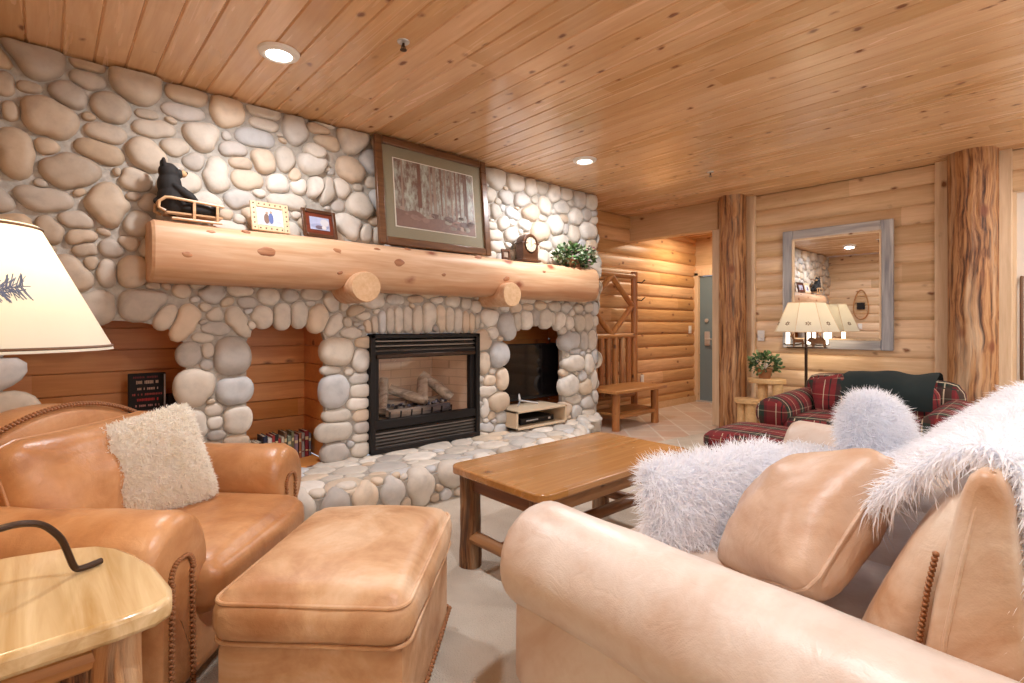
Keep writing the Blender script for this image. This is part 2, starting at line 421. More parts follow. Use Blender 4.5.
mp = nd(nt, 'ShaderNodeMapping', Vector=co); mp.inputs['Rotation'].default_value = (0, 0, R(45))
br = nd(nt, 'ShaderNodeTexBrick', {'offset': 0.0}, Vector=mp.outputs[0], Scale=1.0, Color1=(.56, .46, .37, 1), Color2=(.52, .33, .24, 1), Mortar=(.68, .62, .55, 1))
br.inputs['Mortar Size'].default_value = .012; br.inputs['Brick Width'].default_value = .33; br.inputs['Row Height'].default_value = .33
n = nd(nt, 'ShaderNodeTexNoise', Vector=co, Scale=6.0, Detail=6.0)
c = mix(nt, .28, br.outputs[0], ramp(nt, n.outputs[0], [(.3, (.42, .36, .30)), (.5, (.56, .46, .36)), (.7, (.66, .60, .52))]))
nt.links.new(c, b.inputs['Base Color']); b.inputs['Roughness'].default_value = .35; bump(nt, b, br.outputs[1], -.4, .004); M['tile'] = mm
mm, nt, b = newmat('fire brick'); co = objco(nt)
mp = nd(nt, 'ShaderNodeMapping', Vector=co); mp.inputs['Rotation'].default_value = (R(90), 0, 0)
br = nd(nt, 'ShaderNodeTexBrick', Vector=mp.outputs[0], Scale=1.0, Color1=(.78, .58, .42, 1), Color2=(.72, .52, .36, 1), Mortar=(.60, .42, .29, 1))
br.inputs['Mortar Size'].default_value = .004; br.inputs['Brick Width'].default_value = .2; br.inputs['Row Height'].default_value = .075
nt.links.new(br.outputs[0], b.inputs['Base Color']); b.inputs['Roughness'].default_value = .8; M['brick'] = mm
M['black'] = plain('black enamel', (.012, .009, .008), .55, Specular_IOR_Level=.3)
M['bronze'] = plain('dark bronze metal', (.055, .030, .018), .38, .6)
M['dark_metal'] = plain('wrought iron', (.035, .024, .018), .45, .7)
M['steel'] = plain('brushed steel', (.60, .60, .60), .35, .55)
M['chrome_louvre'] = plain('louvre metal', (.34, .30, .27), .3, .85)
M['white'] = plain('white plastic', (.80, .79, .76), .4)
M['door'] = plain('blue grey door paint', (.15, .215, .25), .45)
M['pale_door'] = plain('pale door paint', (.72, .64, .55), .35)
M['tv'] = plain('television screen', (.006, .005, .006), .08)
M['melamine'] = plain('cream laminate', (.66, .52, .36), .4)
M['shade'] = shademat('parchment shade')
M['trimline'] = plain('brown shade trim', (.16, .08, .04), .7)
M['sprig'] = plain('blue grey sprig print', (.14, .17, .26), .8)
M['sleeve'] = glow('lit candle sleeve', (1, .93, .80), 3.0)
M['lens'] = glow('lit lamp lens', (1, .95, .86), 14.0)
M['fur'] = furmat('white long fur', (.93, .945, .975), (.955, .965, .985))
M['cream_fur'] = furmat('cream fur', (.90, .87, .78), (.98, .97, .94))
M['green_throw'] = plain('dark green knit', (.009, .018, .018), .95)
M['bear'] = plain('black bear fur', (.012, .009, .008), .8)
M['muzzle'] = plain('tan muzzle', (.55, .34, .17), .7)
M['sled'] = wood('sled wood', (.48, .26, .12), (.68, .44, .24), 0, .4, 0)
M['paper'] = plain('paper', (.78, .74, .66), .8)
M['mat'] = plain('olive picture mat', (.235, .205, .13), .7)
M['mirror'] = plain('mirror glass', (.92, .92, .92), .0, 1.0); 
M['mirror'].node_tree.nodes['Principled BSDF'].inputs['Roughness'].default_value = .01
for l in list(M['mirror'].node_tree.links):
    if l.to_socket.name == 'Roughness': M['mirror'].node_tree.links.remove(l)
mm, nt, b = newmat('clear glass'); b.inputs['Transmission Weight'].default_value = 0
g = nd(nt, 'ShaderNodeBsdfGlossy', Roughness=.03); t = nd(nt, 'ShaderNodeBsdfTransparent')
lw = nd(nt, 'ShaderNodeLayerWeight', Blend=.25)
ms = nd(nt, 'ShaderNodeMixShader', i0=mathn(nt, 'MULTIPLY', lw.outputs[1], .22), i1=t.outputs[0], i2=g.outputs[0])
nt.links.new(ms.outputs[0], nt.nodes['Material Output'].inputs[0]); nt.nodes.remove(b); M['glass'] = mm
# ------------------------------------------------------------------ the room
XB, XF, YR, YS, YL, XD = -.62, 6.0, -1.72, 3.70, 4.15, 7.65   # back wall, far wall, window wall, stone face, log wall behind, entry door wall
XSE = 4.63                                                      # right end of the stone
BX = 5.95
def flat(name, pts, mat, t=.02):
    mb = MB(); mb.prism(pts, (0, 0, -t), (1, 0, 0), (0, 1, 0), t); return struct(mb.build(name, M[mat], smooth=0))
# carpet with the tiled entry let into it
flat('floor', [(XB, YR), (XF, YR), (XF, 2.75), (4.62, 2.95), (4.62, 3.75), (XB, 3.75)], 'carpet')
flat('floor_tiles', [(4.62, 3.70), (4.62, 2.95), (XF, 2.75), (XD + .1, 2.75), (XD + .1, YL + .1), (4.62, YL + .1)], 'tile', .024)
# ceiling: tongue and groove boards running towards the stone
mb = MB(); n = int(math.ceil((BX + .1 - XB) / PLK))
prof = []
for i in range(n):
    x = XB + i * PLK
    prof += [(x, CEIL + .009), (x + .007, CEIL), (x + PLK - .007, CEIL), (x + PLK - .0005, CEIL + .009)]
mb.grid([[(x, YR, z) for x, z in prof], [(x, YL + .1, z) for x, z in prof]])
ce = struct(mb.build('ceiling', M['ceiling'], smooth=0))
# entry ceiling, lower
mb = MB(); mb.box(((BX + XD) / 2 + .05, 3.4, 2.585), (XD - BX, 1.7, .05)); struct(mb.build('ceiling_entry', M['ceiling'], smooth=0))

def logwall(name, axis, a0, a1, z0, z1, pos, face, mat, amp=.028):
    """half round log siding; axis is the direction of the logs, face the sign of the outward normal"""
    rows = []; z = math.floor(z0 / LOGP) * LOGP
    k = 10
    while z < z1 - 1e-6:
        for i in range(k + 1):
            q = i / k; zz = z + q * LOGP
            if zz < z0 - 1e-6 or zz > z1 + 1e-6: continue
            d = amp * math.sqrt(max(0, 1 - (2 * q - 1) ** 2)) ** .8
            rows.append((d, zz))
        z += LOGP
    L = []
    for u in (a0, a1):
        L.append([((u, pos + face * d, zz) if axis == 'x' else (pos + face * d, u, zz)) for d, zz in rows])
    # slight waviness along the log
    mb = MB(); mb.grid(L)
    if axis == 'x': mb.box(((a0 + a1) / 2, pos - face * .06, (z0 + z1) / 2), (abs(a1 - a0), .1, z1 - z0))
    else: mb.box((pos - face * .06, (a0 + a1) / 2, (z0 + z1) / 2), (.1, abs(a1 - a0), z1 - z0))
    return struct(mb.build(name, M[mat], smooth=40))
logwall('wall_far', 'y', .40, 2.98, 0, CEIL, XF, -1, 'log_y')
logwall('wall_entry', 'x', XSE - .1, XD + .05, 0, CEIL, YL, -1, 'log_x')
logwall('wall_back', 'y', YR, YS + .3, 0, CEIL, XB, 1, 'log_y')
# door wall of the entry: casing, board above
mb = MB(); mb.box((XD + .05, 3.3, 2.32), (.1, 1.7, .60)); mb.box((XD + .05, 4.13, 1.0), (.1, .14, 2.05)); struct(mb.build('wall_door', M['log_y'], smooth=0))
d = thing('door_1', 'blue-grey entry door with steel lock plate behind the log post', 'door', (XD + .02, 3.60, 0)); d['kind'] = 'structure'
mb = MB(); mb.box((XD + .03, 3.60, .985), (.045, .92, 1.955)); mb.build('door_panel', M['door'], d, world=True, bevel=.003)
mb = MB(); mb.box((XD - .01, 4.11, 1.0), (.06, .09, 2.04)); mb.box((XD - .01, 3.1, 1.0), (.06, .09, 2.04)); mb.box((XD - .01, 3.6, 2.015), (.06, 1.1, .09)); mb.build('door_frame', M['trim_z'], d, world=True, bevel=.004)
mb = MB(); mb.rbox((XD - .005, 3.93, .99), (.02, .09, .22), .015, 4); mb.tube([(XD - .01, 3.93, .98), (XD - .06, 3.93, .98), (XD - .065, 3.83, .98)], .012, 8); mb.build('lock_plate', M['steel'], d, world=True)
mb = MB(); mb.lathe([(0, 0), (.03, 0), (.03, .02), (.0, .022)], (XD + .005, 3.94, 1.27), 16, rot=rotm('Y', -90)); mb.build('deadbolt', M['steel'], d, world=True)
mb = MB(); mb.box((XD, 3.6, .01), (.1, 1.0, .02)); mb.build('threshold', M['steel'], d, world=True)
mb = MB(); mb.box((6.8, 2.72, 1.3), (1.7, .06, 2.6)); struct(mb.build('wall_entry_side', M['log_x'], smooth=0))
# beam over the entry opening
mb = MB(); mb.box((5.97, 3.53, 2.50), (.16, 1.26, .33)); struct(mb.build('beam', M['trim_y'], smooth=0, bevel=.006))
# window wall behind the sofa (out of frame): wall pieces round two windows
mb = MB(); t = .08; y = YR - t / 2
for x0, x1, z0, z1 in ((XB, 0, 0, CEIL), (2.4, 3.1, 0, CEIL), (5.5, 6.9, 0, CEIL), (0, 2.4, 2.35, CEIL), (3.1, 5.5, 2.35, CEIL), (0, 2.4, 0, .35), (3.1, 5.5, 0, .35)):
    mb.box(((x0 + x1) / 2, y, (z0 + z1) / 2), (x1 - x0, t, z1 - z0))
struct(mb.build('wall_right', M['log_x'], smooth=0))
for i, x0 in enumerate((0, 3.1)):
    wd = thing('window_%d' % (i + 1), 'window', None, (x0 + 1.2, y, .35)); del wd['label']; wd['kind'] = 'structure'
    mb = MB()
    for xx in (x0 + .04, x0 + 1.2, x0 + 2.36): mb.box((xx, y, 1.35), (.08, .1, 2.0))
    for zz in (.39, 2.31): mb.box((x0 + 1.2, y, zz), (2.4, .1, .08))
    mb.build('window_frame', M['trim_z'], wd, world=True, bevel=.004)
    mb = MB(); mb.box((x0 + 1.2, y - .02, 1.35), (2.3, .01, 1.9)); mb.build('window_glass', M['glass'], wd, world=True, smooth=0)
# upright trim boards beside the two log posts
for i, (y0, y1, xx) in enumerate(((2.49, 2.60, 5.96), (2.87, 2.985, 5.95), (.795, .90, 5.95), (.40, .50, 5.95))):
    mb = MB(); mb.box((xx, (y0 + y1) / 2, CEIL / 2), (.05, y1 - y0, CEIL)); struct(mb.build('trim_%d' % (i + 1), M['trim_z'], smooth=0, bevel=.004))
# recess right of the second post: log header over a pale door with a long bar handle
logwall('wall_header', 'y', -.9, .40, 2.30, CEIL, XF - .0, -1, 'log_y')
d2 = thing('door_2', 'pale door with a long dark bar handle right of the thick log post', 'door', (XF, -.07, 0)); d2['kind'] = 'structure'
mb = MB(); mb.box((XF + .04, -.07, 1.15), (.06, .93, 2.30)); mb.build('door_panel', M['pale_door'], d2, world=True, bevel=.004)
mb = MB(); mb.tube([(XF, .345, .75), (XF - .04, .345, .80), (XF - .04, .345, 1.55), (XF, .345, 1.60)], .012, 8); mb.build('handle', M['trimline'], d2, world=True)
mb = MB(); mb.box((XF + .02, .39, 1.15), (.1, .03, 2.3)); mb.box((XF + .02, -.56, 1.15), (.1, .06, 2.3)); mb.build('door_frame', M['trim_z'], d2, world=True)
logwall('wall_far_right', 'y', YR, -.58, 0, CEIL, XF, -1, 'log_y')

# log posts
def post(name, x, y, r, seed, label):
    mb = MB(); n = 60; seg = 72; P = []
    for i in range(n + 1):
        z = CEIL * i / n; row = []
        for k in range(seg):
            a = 2 * PI * k / seg
            q = Vector((math.cos(a) * 1.1, math.sin(a) * 1.1, z * .55 + seed))
            rr = r * (1 + .05 * mnoise.noise(q * 1.2 + Vector((3, 1, seed))))
            # long grooves of the stripped trunk, wandering with height
            wob = mnoise.noise(Vector((z * 1.3, seed, 0))) * .5
            g = mnoise.noise(Vector((math.cos(a + wob * .4) * 9, math.sin(a + wob * .4) * 9, z * .9 + seed * 2)))
            rr -= r * .16 * max(0, g) ** 1.2
            g2 = mnoise.noise(Vector((math.cos(a + wob * .3) * 20, math.sin(a + wob * .3) * 20, z * 1.5)))
            rr -= r * .035 * max(0, g2)
            row.append((x + rr * math.cos(a), y + rr * math.sin(a), z))
        P.append(row)
    mb.grid(P, wrap=True)
    o = mb.build(name, M['post'], smooth=60); struct(o, label); return o
post('log_column', 5.83, 2.69, .147, 2, 'weathered log column beside the entry opening and the mirror')
post('log_column', 5.83, .635, .163, 9, 'thick deeply grooved log column at the right end of the log wall')
# low skirting under the stone niches and the log walls stays plain: a board behind the bench
mb = MB(); mb.box(((XSE + XD) / 2, YL - .045, .045), (XD - XSE, .02, .09)); struct(mb.build('baseboard_entry', M['trim_y'], smooth=0))

# ------------------------------------------------------------------ river stone wall
def px2wall(u, v, Y=YS):
    a = (u - 512) / F_PX; Xr = .670 + .742 * a; Yr = .742 - .670 * a; t = Y / Yr
    return Xr * t, 1.2 + (325 - v) / F_PX * t, t / Yr / F_PX, t / F_PX   # X, Z, metres per px along the wall, upwards
OPEN = [(-.16, .645, 'arch', 1.06, 1.225), (.985, 1.515, 'arch', 1.09, 1.225), (1.838, 2.914, 'flat', 1.132, 1.132), (3.225, 4.06, 'arch', 1.05, 1.225)]
def top_at(op, x):
    x0, x1, k, zs, zc = op
    q = (x - (x0 + x1) / 2) / ((x1 - x0) / 2)
    return zs + (zc - zs) * math.sqrt(max(0, 1 - abs(q) ** 2.6))
def inside(x, z, m=0.0):
    for op in OPEN:
        if op[0] - m < x < op[1] + m and z < top_at(op, min(max(x, op[0]), op[1])) + m: return True
    return False
# mortar bed with the openings left out, and the reveals of the openings
mb = MB(); edges = [XB]
for op in OPEN: edges += [op[0], op[1]]
edges.append(XSE)
YM = YS + .0
for i in range(len(edges) - 1):
    x0, x1 = edges[i], edges[i + 1]
    if i % 2 == 0:
        mb.box(((x0 + x1) / 2, YM + .025, CEIL / 2), (x1 - x0, .05, CEIL))
    else:
        op = OPEN[i // 2]; xs = np.linspace(x0, x1, 25); zt = [top_at(op, x) for x in xs]
        mb.grid([[(x, YM, z) for x, z in zip(xs, zt)], [(x, YM, CEIL) for x in xs]])
        mb.grid([[(x, YM + .05, z) for x, z in zip(xs, zt)], [(x, YM, z) for x, z in zip(xs, zt)]])
        mb.grid([[(x, YM + .05, CEIL) for x in xs], [(x, YM + .05, z) for x, z in zip(xs, zt)]])
mb.box((XSE - .03, (YM + YL) / 2 + .05, CEIL / 2), (.06, YL - YM - .05, CEIL))
SITES = []   # x, z, half width, half height, angle
def addpx(lst, ox, oy, s, k=1.0):
    for e in lst:
        cx, cy, rw, rh = e[:4]; an = e[4] if len(e) > 4 else 0
        X, Z, du, dv = px2wall(ox + cx / s, oy + cy / s)
        SITES.append((X, Z, rw / s * du * k, rh / s * dv * k, R(an)))
addpx([(110,115,95,65),(265,135,60,28),(265,180,62,32),(15,185,30,55),(90,205,42,18),(206,228,60,46,-25),(335,265,65,48),(410,195,82,62,-12),(440,285,38,16),(560,228,68,34),(555,280,80,28),(470,330,80,28),(605,350,60,50),(685,280,55,48),(795,280,58,20),(796,316,56,20),(887,335,42,50),(765,355,75,28),(700,390,55,24),(530,378,55,26),(435,405,55,50),(315,340,70,30),(303,397,90,30,-14),(150,295,100,70),(140,380,40,30),(50,400,60,90),(210,457,105,50),(28,275,40,35),(325,555,70,75),(130,540,110,35,-8),(400,480,55,36),(230,605,75,32),(243,652,55,32),(150,630,60,40),(590,425,35,28),(650,470,42,62,10),(745,480,60,27),(790,425,45,38),(730,430,45,20),(860,420,35,42),(942,425,62,55),(972,510,45,52),(835,495,40,30),(897,497,32,26),(715,540,60,24),(860,547,60,25),(960,325,48,24),(985,368,50,24),(450,550,35,25),(620,545,60,28),(410,612,45,38),(355,460,14,16),(682,350,16,15),(990,455,16,16)], 0, 20, 3.009)
addpx([(320,760,35,48),(405,760,60,48),(460,690,50,30),(265,690,45,30),(330,690,50,26),(275,730,25,30)], 0, 20, 3.009)
addpx([(40,145,55,50),(60,235,46,48),(152,90,45,48),(65,42,45,26),(155,185,50,42),(177,290,40,45),(122,235,30,32),(150,348,55,35),(195,365,28,25),(85,182,16,14),(172,232,16,14),(112,288,24,18),(22,345,30,25),(-15,200,20,35)], 300, 110, 3.009)
addpx([(80,105,52,58),(185,125,45,45),(262,150,30,48,-10),(50,180,38,38),(135,195,50,32),(215,215,48,42),(322,145,38,28),(385,185,33,45),(455,185,35,28),(520,212,33,43),(577,222,25,42),(265,278,55,52),(337,250,35,48),(430,250,50,32),(170,283,52,24,-10),(75,270,36,36),(497,300,35,45),(557,290,25,35),(395,340,45,50),(305,375,58,55),(562,370,38,48),(240,345,36,38),(75,395,48,27),(125,335,32,36),(165,395,42,48),(92,455,52,28),(488,387,32,45),(440,310,26,22),(345,450,40,24),(60,505,30,30),(330,505,35,38),(577,450,28,32),(60,345,28,20),(325,305,30,18),(450,365,16,30)], 480, 160, 5.254)
addpx([(180,115,46,34),(272,102,48,17),(20,185,33,45,-15),(95,205,36,70,-25),(300,147,32,18),(265,205,32,62,35),(345,192,38,32),(417,185,27,42),(477,180,28,42),(542,193,36,44,-10),(597,220,28,42,-35),(375,122,38,30),(442,120,33,24),(517,117,40,20),(585,142,26,42),(628,155,16,20),(675,180,42,28),(650,250,52,19),(190,185,30,22),(190,235,58,20,-8),(105,320,35,42),(242,330,50,68),(163,310,20,24),(158,360,22,18),(130,433,57,62),(245,445,55,48),(258,543,42,45),(118,562,40,48,10),(185,510,28,22),(190,553,28,20),(195,600,30,17),(615,308,48,50),(680,340,28,38),(588,377,32,13),(643,380,16,13),(603,445,40,58),(675,405,32,17),(680,447,32,22),(672,490,36,20),(610,530,45,20),(603,585,54,30),(685,530,25,18),(685,572,25,17),(605,660,40,38),(680,607,30,13),(680,648,30,22),(145,265,42,15),(185,640,40,22),(250,620,45,20),(185,690,50,28),(120,650,30,30),(70,100,30,25)], 160, 260, 3.414)
addpx([(70,182,17,26),(96,172,16,34),(125,160,16,48),(157,157,16,50),(190,152,17,54),(226,147,18,56),(265,146,22,57),(310,140,28,62),(357,147,18,56),(392,150,16,50),(425,157,16,44),(455,162,14,40),(478,162,12,38),(499,160,10,34),(405,85,38,20),(455,92,26,22),(38,135,50,25),(175,78,52,18),(258,75,45,14),(340,78,36,14),(492,105,20,30),(550,150,35,38),(612,180,36,45,-10),(655,160,17,34),(693,150,22,34),(730,143,15,30),(768,146,23,34),(797,150,9,28),(825,160,20,32),(862,170,17,25),(895,165,20,38),(935,160,17,42),(650,110,25,18),(700,107,22,15),(750,102,25,18),(805,107,26,20),(850,107,24,20),(897,115,18,26),(935,110,16,26),(960,112,12,24),(525,240,26,45),(580,295,32,50),(526,320,20,48),(595,390,20,44),(550,396,26,17),(558,357,11,12),(545,437,36,18),(580,480,34,40),(530,505,15,40),(557,533,12,17),(595,540,22,21),(538,580,28,19),(590,592,20,24),(870,237,38,34),(918,240,17,34),(884,325,42,34),(914,290,10,10),(888,282,25,11),(940,330,16,44),(868,415,32,44),(914,380,18,22),(926,420,28,32),(956,395,11,40),(880,470,40,17),(934,480,25,27),(885,525,22,30),(934,525,25,19),(950,240,14,38),(962,300,10,24),(960,460,11,22)], 350, 280, 3.938)
NT = len(SITES)
def fill(n, lo, hi, dom, ok):
    """small stones in the gaps, stones of any size where none was seen"""
    tries = 0; got = 0
    while tries < n:
        tries += 1
        x, z = rnd.uniform(dom[0], dom[1]), rnd.uniform(dom[2], dom[3])
        if not ok(x, z): continue
        a = rnd.uniform(lo, hi); b_ = a * rnd.uniform(.5, .85); an = R(rnd.uniform(-25, 25))
        S = np.array(SITES); dx, dz = S[:, 0] - x, S[:, 1] - z; d = np.hypot(dx, dz)
        reach = np.sqrt(1 / ((dx / d / S[:, 2]) ** 2 + (dz / d / S[:, 3]) ** 2 + 1e-9))
        if (d > reach * .96 + b_ * .80).all(): SITES.append((x, z, a, b_, an)); got += 1
wall_ok = lambda x, z: not inside(x, z, .03)
for hi in (.16, .10, .06, .04): fill(3500, hi * .7, hi, (XB + .03, XSE - .03, .05, CEIL - .03), wall_ok)
PAL = [(.58, .54, .48), (.55, .50, .43), (.62, .58, .52), (.50, .485, .46), (.52, .53, .54), (.58, .475, .37), (.62, .52, .41), (.46, .43, .40), (.66, .63, .58), (.55, .455, .35)]
def stone_mesh(mb, sites, frame, allowed=None, hscale=.58, grow=1.48, gap=.962, seed=0):
    """one domed, rounded pebble per site; outlines meet where two neighbours are equally near"""
    S = np.array(sites); K = 26
    ang = np.linspace(0, 2 * PI, K, endpoint=False)
    ca, sa = np.cos(S[:, 4]), np.sin(S[:, 4])
    def met(i, px, pz):
        dx, dz = px - S[i, 0], pz - S[i, 1]
        return np.hypot((dx * ca[i] + dz * sa[i]) / S[i, 2], (-dx * sa[i] + dz * ca[i]) / S[i, 3])
    for i in range(len(S)):
        big = max(S[i, 2], S[i, 3]) * 1.3
        near = [j for j in range(len(S)) if j != i and math.hypot(S[j, 0] - S[i, 0], S[j, 1] - S[i, 1]) < big + max(S[j, 2], S[j, 3]) * 1.3]
        rad = []
        for t in ang:
            d = np.array([math.cos(t), math.sin(t)])
            m1 = met(i, S[i, 0] + d[0], S[i, 1] + d[1])   # metric per metre
            rs = np.linspace(.12, grow, 24) / m1
            px, pz = S[i, 0] + d[0] * rs, S[i, 1] + d[1] * rs
            okk = np.ones(len(rs), bool)
            for j in near: okk &= met(i, px, pz) <= met(j, px, pz)
            k = np.argmin(okk) if not okk.all() else len(rs)
            r = rs[max(0, k - 1)]
            rad.append(r)
        rad = np.array(rad)
        for q_ in range(3):
            av = .25 * np.roll(rad, 1) + .5 * rad + .25 * np.roll(rad, -1); rad = np.minimum(rad * 1.012, av)
        rad = rad * gap
        h = hscale * min(S[i, 2], S[i, 3]); h = min(max(h, .024), .078) * rnd.uniform(.85, 1.15)
        sd = seed + i
        prof = [(1.0, -.03), (1.0, .10 * h), (.965, .38 * h), (.89, .64 * h), (.76, .84 * h), (.55, .955 * h), (.28, .99 * h)]
        rows = []; tx, tz = rnd.uniform(-.12, .12), rnd.uniform(-.16, .10)
        for s_, hh in prof:
            row = []
            for k2 in range(K):
                x = S[i, 0] + math.cos(ang[k2]) * rad[k2] * s_; z = S[i, 1] + math.sin(ang[k2]) * rad[k2] * s_
                dh = hh
                if hh > 0:
                    dh += h * .16 * mnoise.noise(Vector((x * 9, z * 9, sd * 1.3))) + hh * ((x - S[i, 0]) / S[i, 2] * tx + (z - S[i, 1]) / S[i, 3] * tz)
                row.append(frame(x, z, dh))
            rows.append(row)
        vs = [p for row in rows for p in row]; fs = []
        for a in range(len(rows) - 1):
            for k2 in range(K):
                k3 = (k2 + 1) % K; fs.append((a * K + k2, a * K + k3, (a + 1) * K + k3, (a + 1) * K + k2))
        vs.append(frame(S[i, 0], S[i, 1], h)); c0 = (len(rows) - 1) * K
        for k2 in range(K): fs.append((c0 + k2, c0 + (k2 + 1) % K, len(vs) - 1))
        base = PAL[rnd.randrange(len(PAL))] if rnd.random() > .25 else PAL[0]
        if seed == 0:   # brown mixed into the upper left stones, mostly standing in for warm lamp light
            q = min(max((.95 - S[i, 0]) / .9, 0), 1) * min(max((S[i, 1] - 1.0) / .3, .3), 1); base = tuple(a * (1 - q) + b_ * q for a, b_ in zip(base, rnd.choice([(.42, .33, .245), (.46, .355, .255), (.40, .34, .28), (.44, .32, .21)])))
        v = rnd.uniform(.94, 1.18); mb.add(vs, fs, 1, tuple(q * v for q in base))
lim = lambda z: min(max(z, .0), CEIL - .012)
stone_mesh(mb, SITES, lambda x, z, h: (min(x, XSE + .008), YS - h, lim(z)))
# the narrow end of the stone wall
END = []
S0 = SITES; SITES = [(-9, -9, .1, .1, 0)]
for hi in (.13, .08, .05): fill(500, hi * .7, hi, (YS + .05, YL, .05, CEIL - .05), lambda x, z: True)
END = SITES[1:]; SITES = S0
stone_mesh(mb, END, lambda y, z, h: (XSE - .005 + h * .35, y, lim(z)), seed=900)
struct(mb.build('wall_stone', [M['mortar'], M['stone']], smooth=70), 'rounded river stone fireplace wall with arched niches')

# niches: board lined boxes behind the openings
def niche(x0, x1, z1=1.42, yb=4.2):
    mb = MB(); y0 = YS + .05; t = .03; z0 = .2
    k = 0
    while z0 + .14 * k < z1:     # tongue and groove boards, each with a small open joint
        za, zb_ = z0 + .14 * k + .003, min(z0 + .14 * k + .137, z1); k += 1; zc, hh = (za + zb_) / 2, zb_ - za
        mb.box(((x0 + x1) / 2, yb + t / 2, zc), (x1 - x0 + 2 * t, t, hh))
        mb.box((x0 - t / 2, (y0 + yb) / 2, zc), (t, yb - y0, hh)); mb.box((x1 + t / 2, (y0 + yb) / 2, zc), (t, yb - y0, hh))
    for c, d in ((((x0 + x1) / 2, yb + t + .001, (z0 + z1) / 2), (x1 - x0 + 2 * t, .02, z1 - z0)), ((x0 - t - .001, (y0 + yb) / 2, (z0 + z1) / 2), (.02, yb - y0, z1 - z0)), ((x1 + t + .001, (y0 + yb) / 2, (z0 + z1) / 2), (.02, yb - y0, z1 - z0))): mb.box(c, d)
    mb.box(((x0 + x1) / 2, (y0 + yb) / 2, z1 + t / 2), (x1 - x0, yb - y0, t)); mb.box(((x0 + x1) / 2, (YS + yb) / 2, z0 - t / 2), (x1 - x0, yb - YS, t))
    return struct(mb.build('wall_niche', M['niche'], smooth=0, bevel=.003))
niche(-.30, .70); niche(.90, 1.545); niche(3.10, 4.36)
# hearth: mortar core, a ribbon of stones round its edge and flat stones on top
HZ = .2
edge = [(1.0, 3.72), (1.0, 3.12), (1.06, 3.02), (1.18, 2.97), (2.3, 2.95), (3.45, 2.97), (3.60, 3.03), (4.48, 3.70)]
mb = MB(); mb.prism([(x, y) for x, y in edge], (0, 0, 0), (1, 0, 0), (0, 1, 0), HZ - .012)
E = np.array(edge); sl = np.concatenate([[0], np.cumsum(np.linalg.norm(np.diff(E, axis=0), axis=1))])
cen = np.array([2.7, 3.6])
def rib(s_, w_, h):
    s_ = min(max(s_, 0), sl[-1]); k = min(max(np.searchsorted(sl, s_) - 1, 0), len(E) - 2)
    q = (s_ - sl[k]) / (sl[k + 1] - sl[k]); p = E[k] * (1 - q) + E[k + 1] * q
    def nn(k): d = E[k + 1] - E[k]; v = np.array([d[1], -d[0]]); return v / np.linalg.norm(v)
    n0 = nn(k); 
    if q > .5 and k < len(E) - 2: n0 = n0 * (1.5 - q) + nn(k + 1) * (q - .5)
    if q < .5 and k > 0: n0 = n0 * (.5 + q) + nn(k - 1) * (.5 - q)
    n0 = n0 / np.linalg.norm(n0)
    # roll over the edge on to the top
    if w_ <= .15: P = np.array([*p, w_]); N = np.array([*n0, .0])
    else:
        a = min((w_ - .15) / .09, 1) * PI / 2
        P = np.array([*(p - n0 * .06 * (1 - math.cos(a))), .15 + .06 * math.sin(a)]); N = np.array([*(n0 * math.cos(a)), math.sin(a)])
        if w_ > .24: P[:2] -= n0 * (w_ - .24)
    P = P + N * h; P[2] = max(P[2], .001)
    return tuple(P)
SITES = [(-9, -9, .1, .1, 0)]
x = .05
while x < sl[-1] - .05:    # one big stone after another, small ones tucked under
    a = rnd.uniform(.085, .15); SITES.append((x + a, rnd.uniform(.125, .17), a, rnd.uniform(.085, .11), R(rnd.uniform(-12, 12)))); x += 2 * a * .98
for hi in (.07, .045): fill(900, hi * .7, hi, (.02, sl[-1] - .02, .02, .24), lambda x, z: True)
RIB = SITES[1:]
stone_mesh(mb, RIB, rib, seed=400, hscale=.5, gap=.95)
SITES = [(-9, -9, .1, .1, 0)]
def top_ok(x, y):
    if y > 3.66: return False
    return 1.10 < x and y > 3.07 and (x < 3.5 or y > 3.07 + (x - 3.5) * .62)
for hi in (.17, .12, .08, .05): fill(900, hi * .7, hi, (1.05, 4.5, 3.05, 3.66), top_ok)
stone_mesh(mb, SITES[1:], lambda x, y, h: (x, y, HZ - .012 + min(h, .06) * .55), seed=700, hscale=.3, gap=.96)
struct(mb.build('hearth', [M['mortar'], M['stone']], smooth=70), 'raised river stone hearth in front of the fireplace')
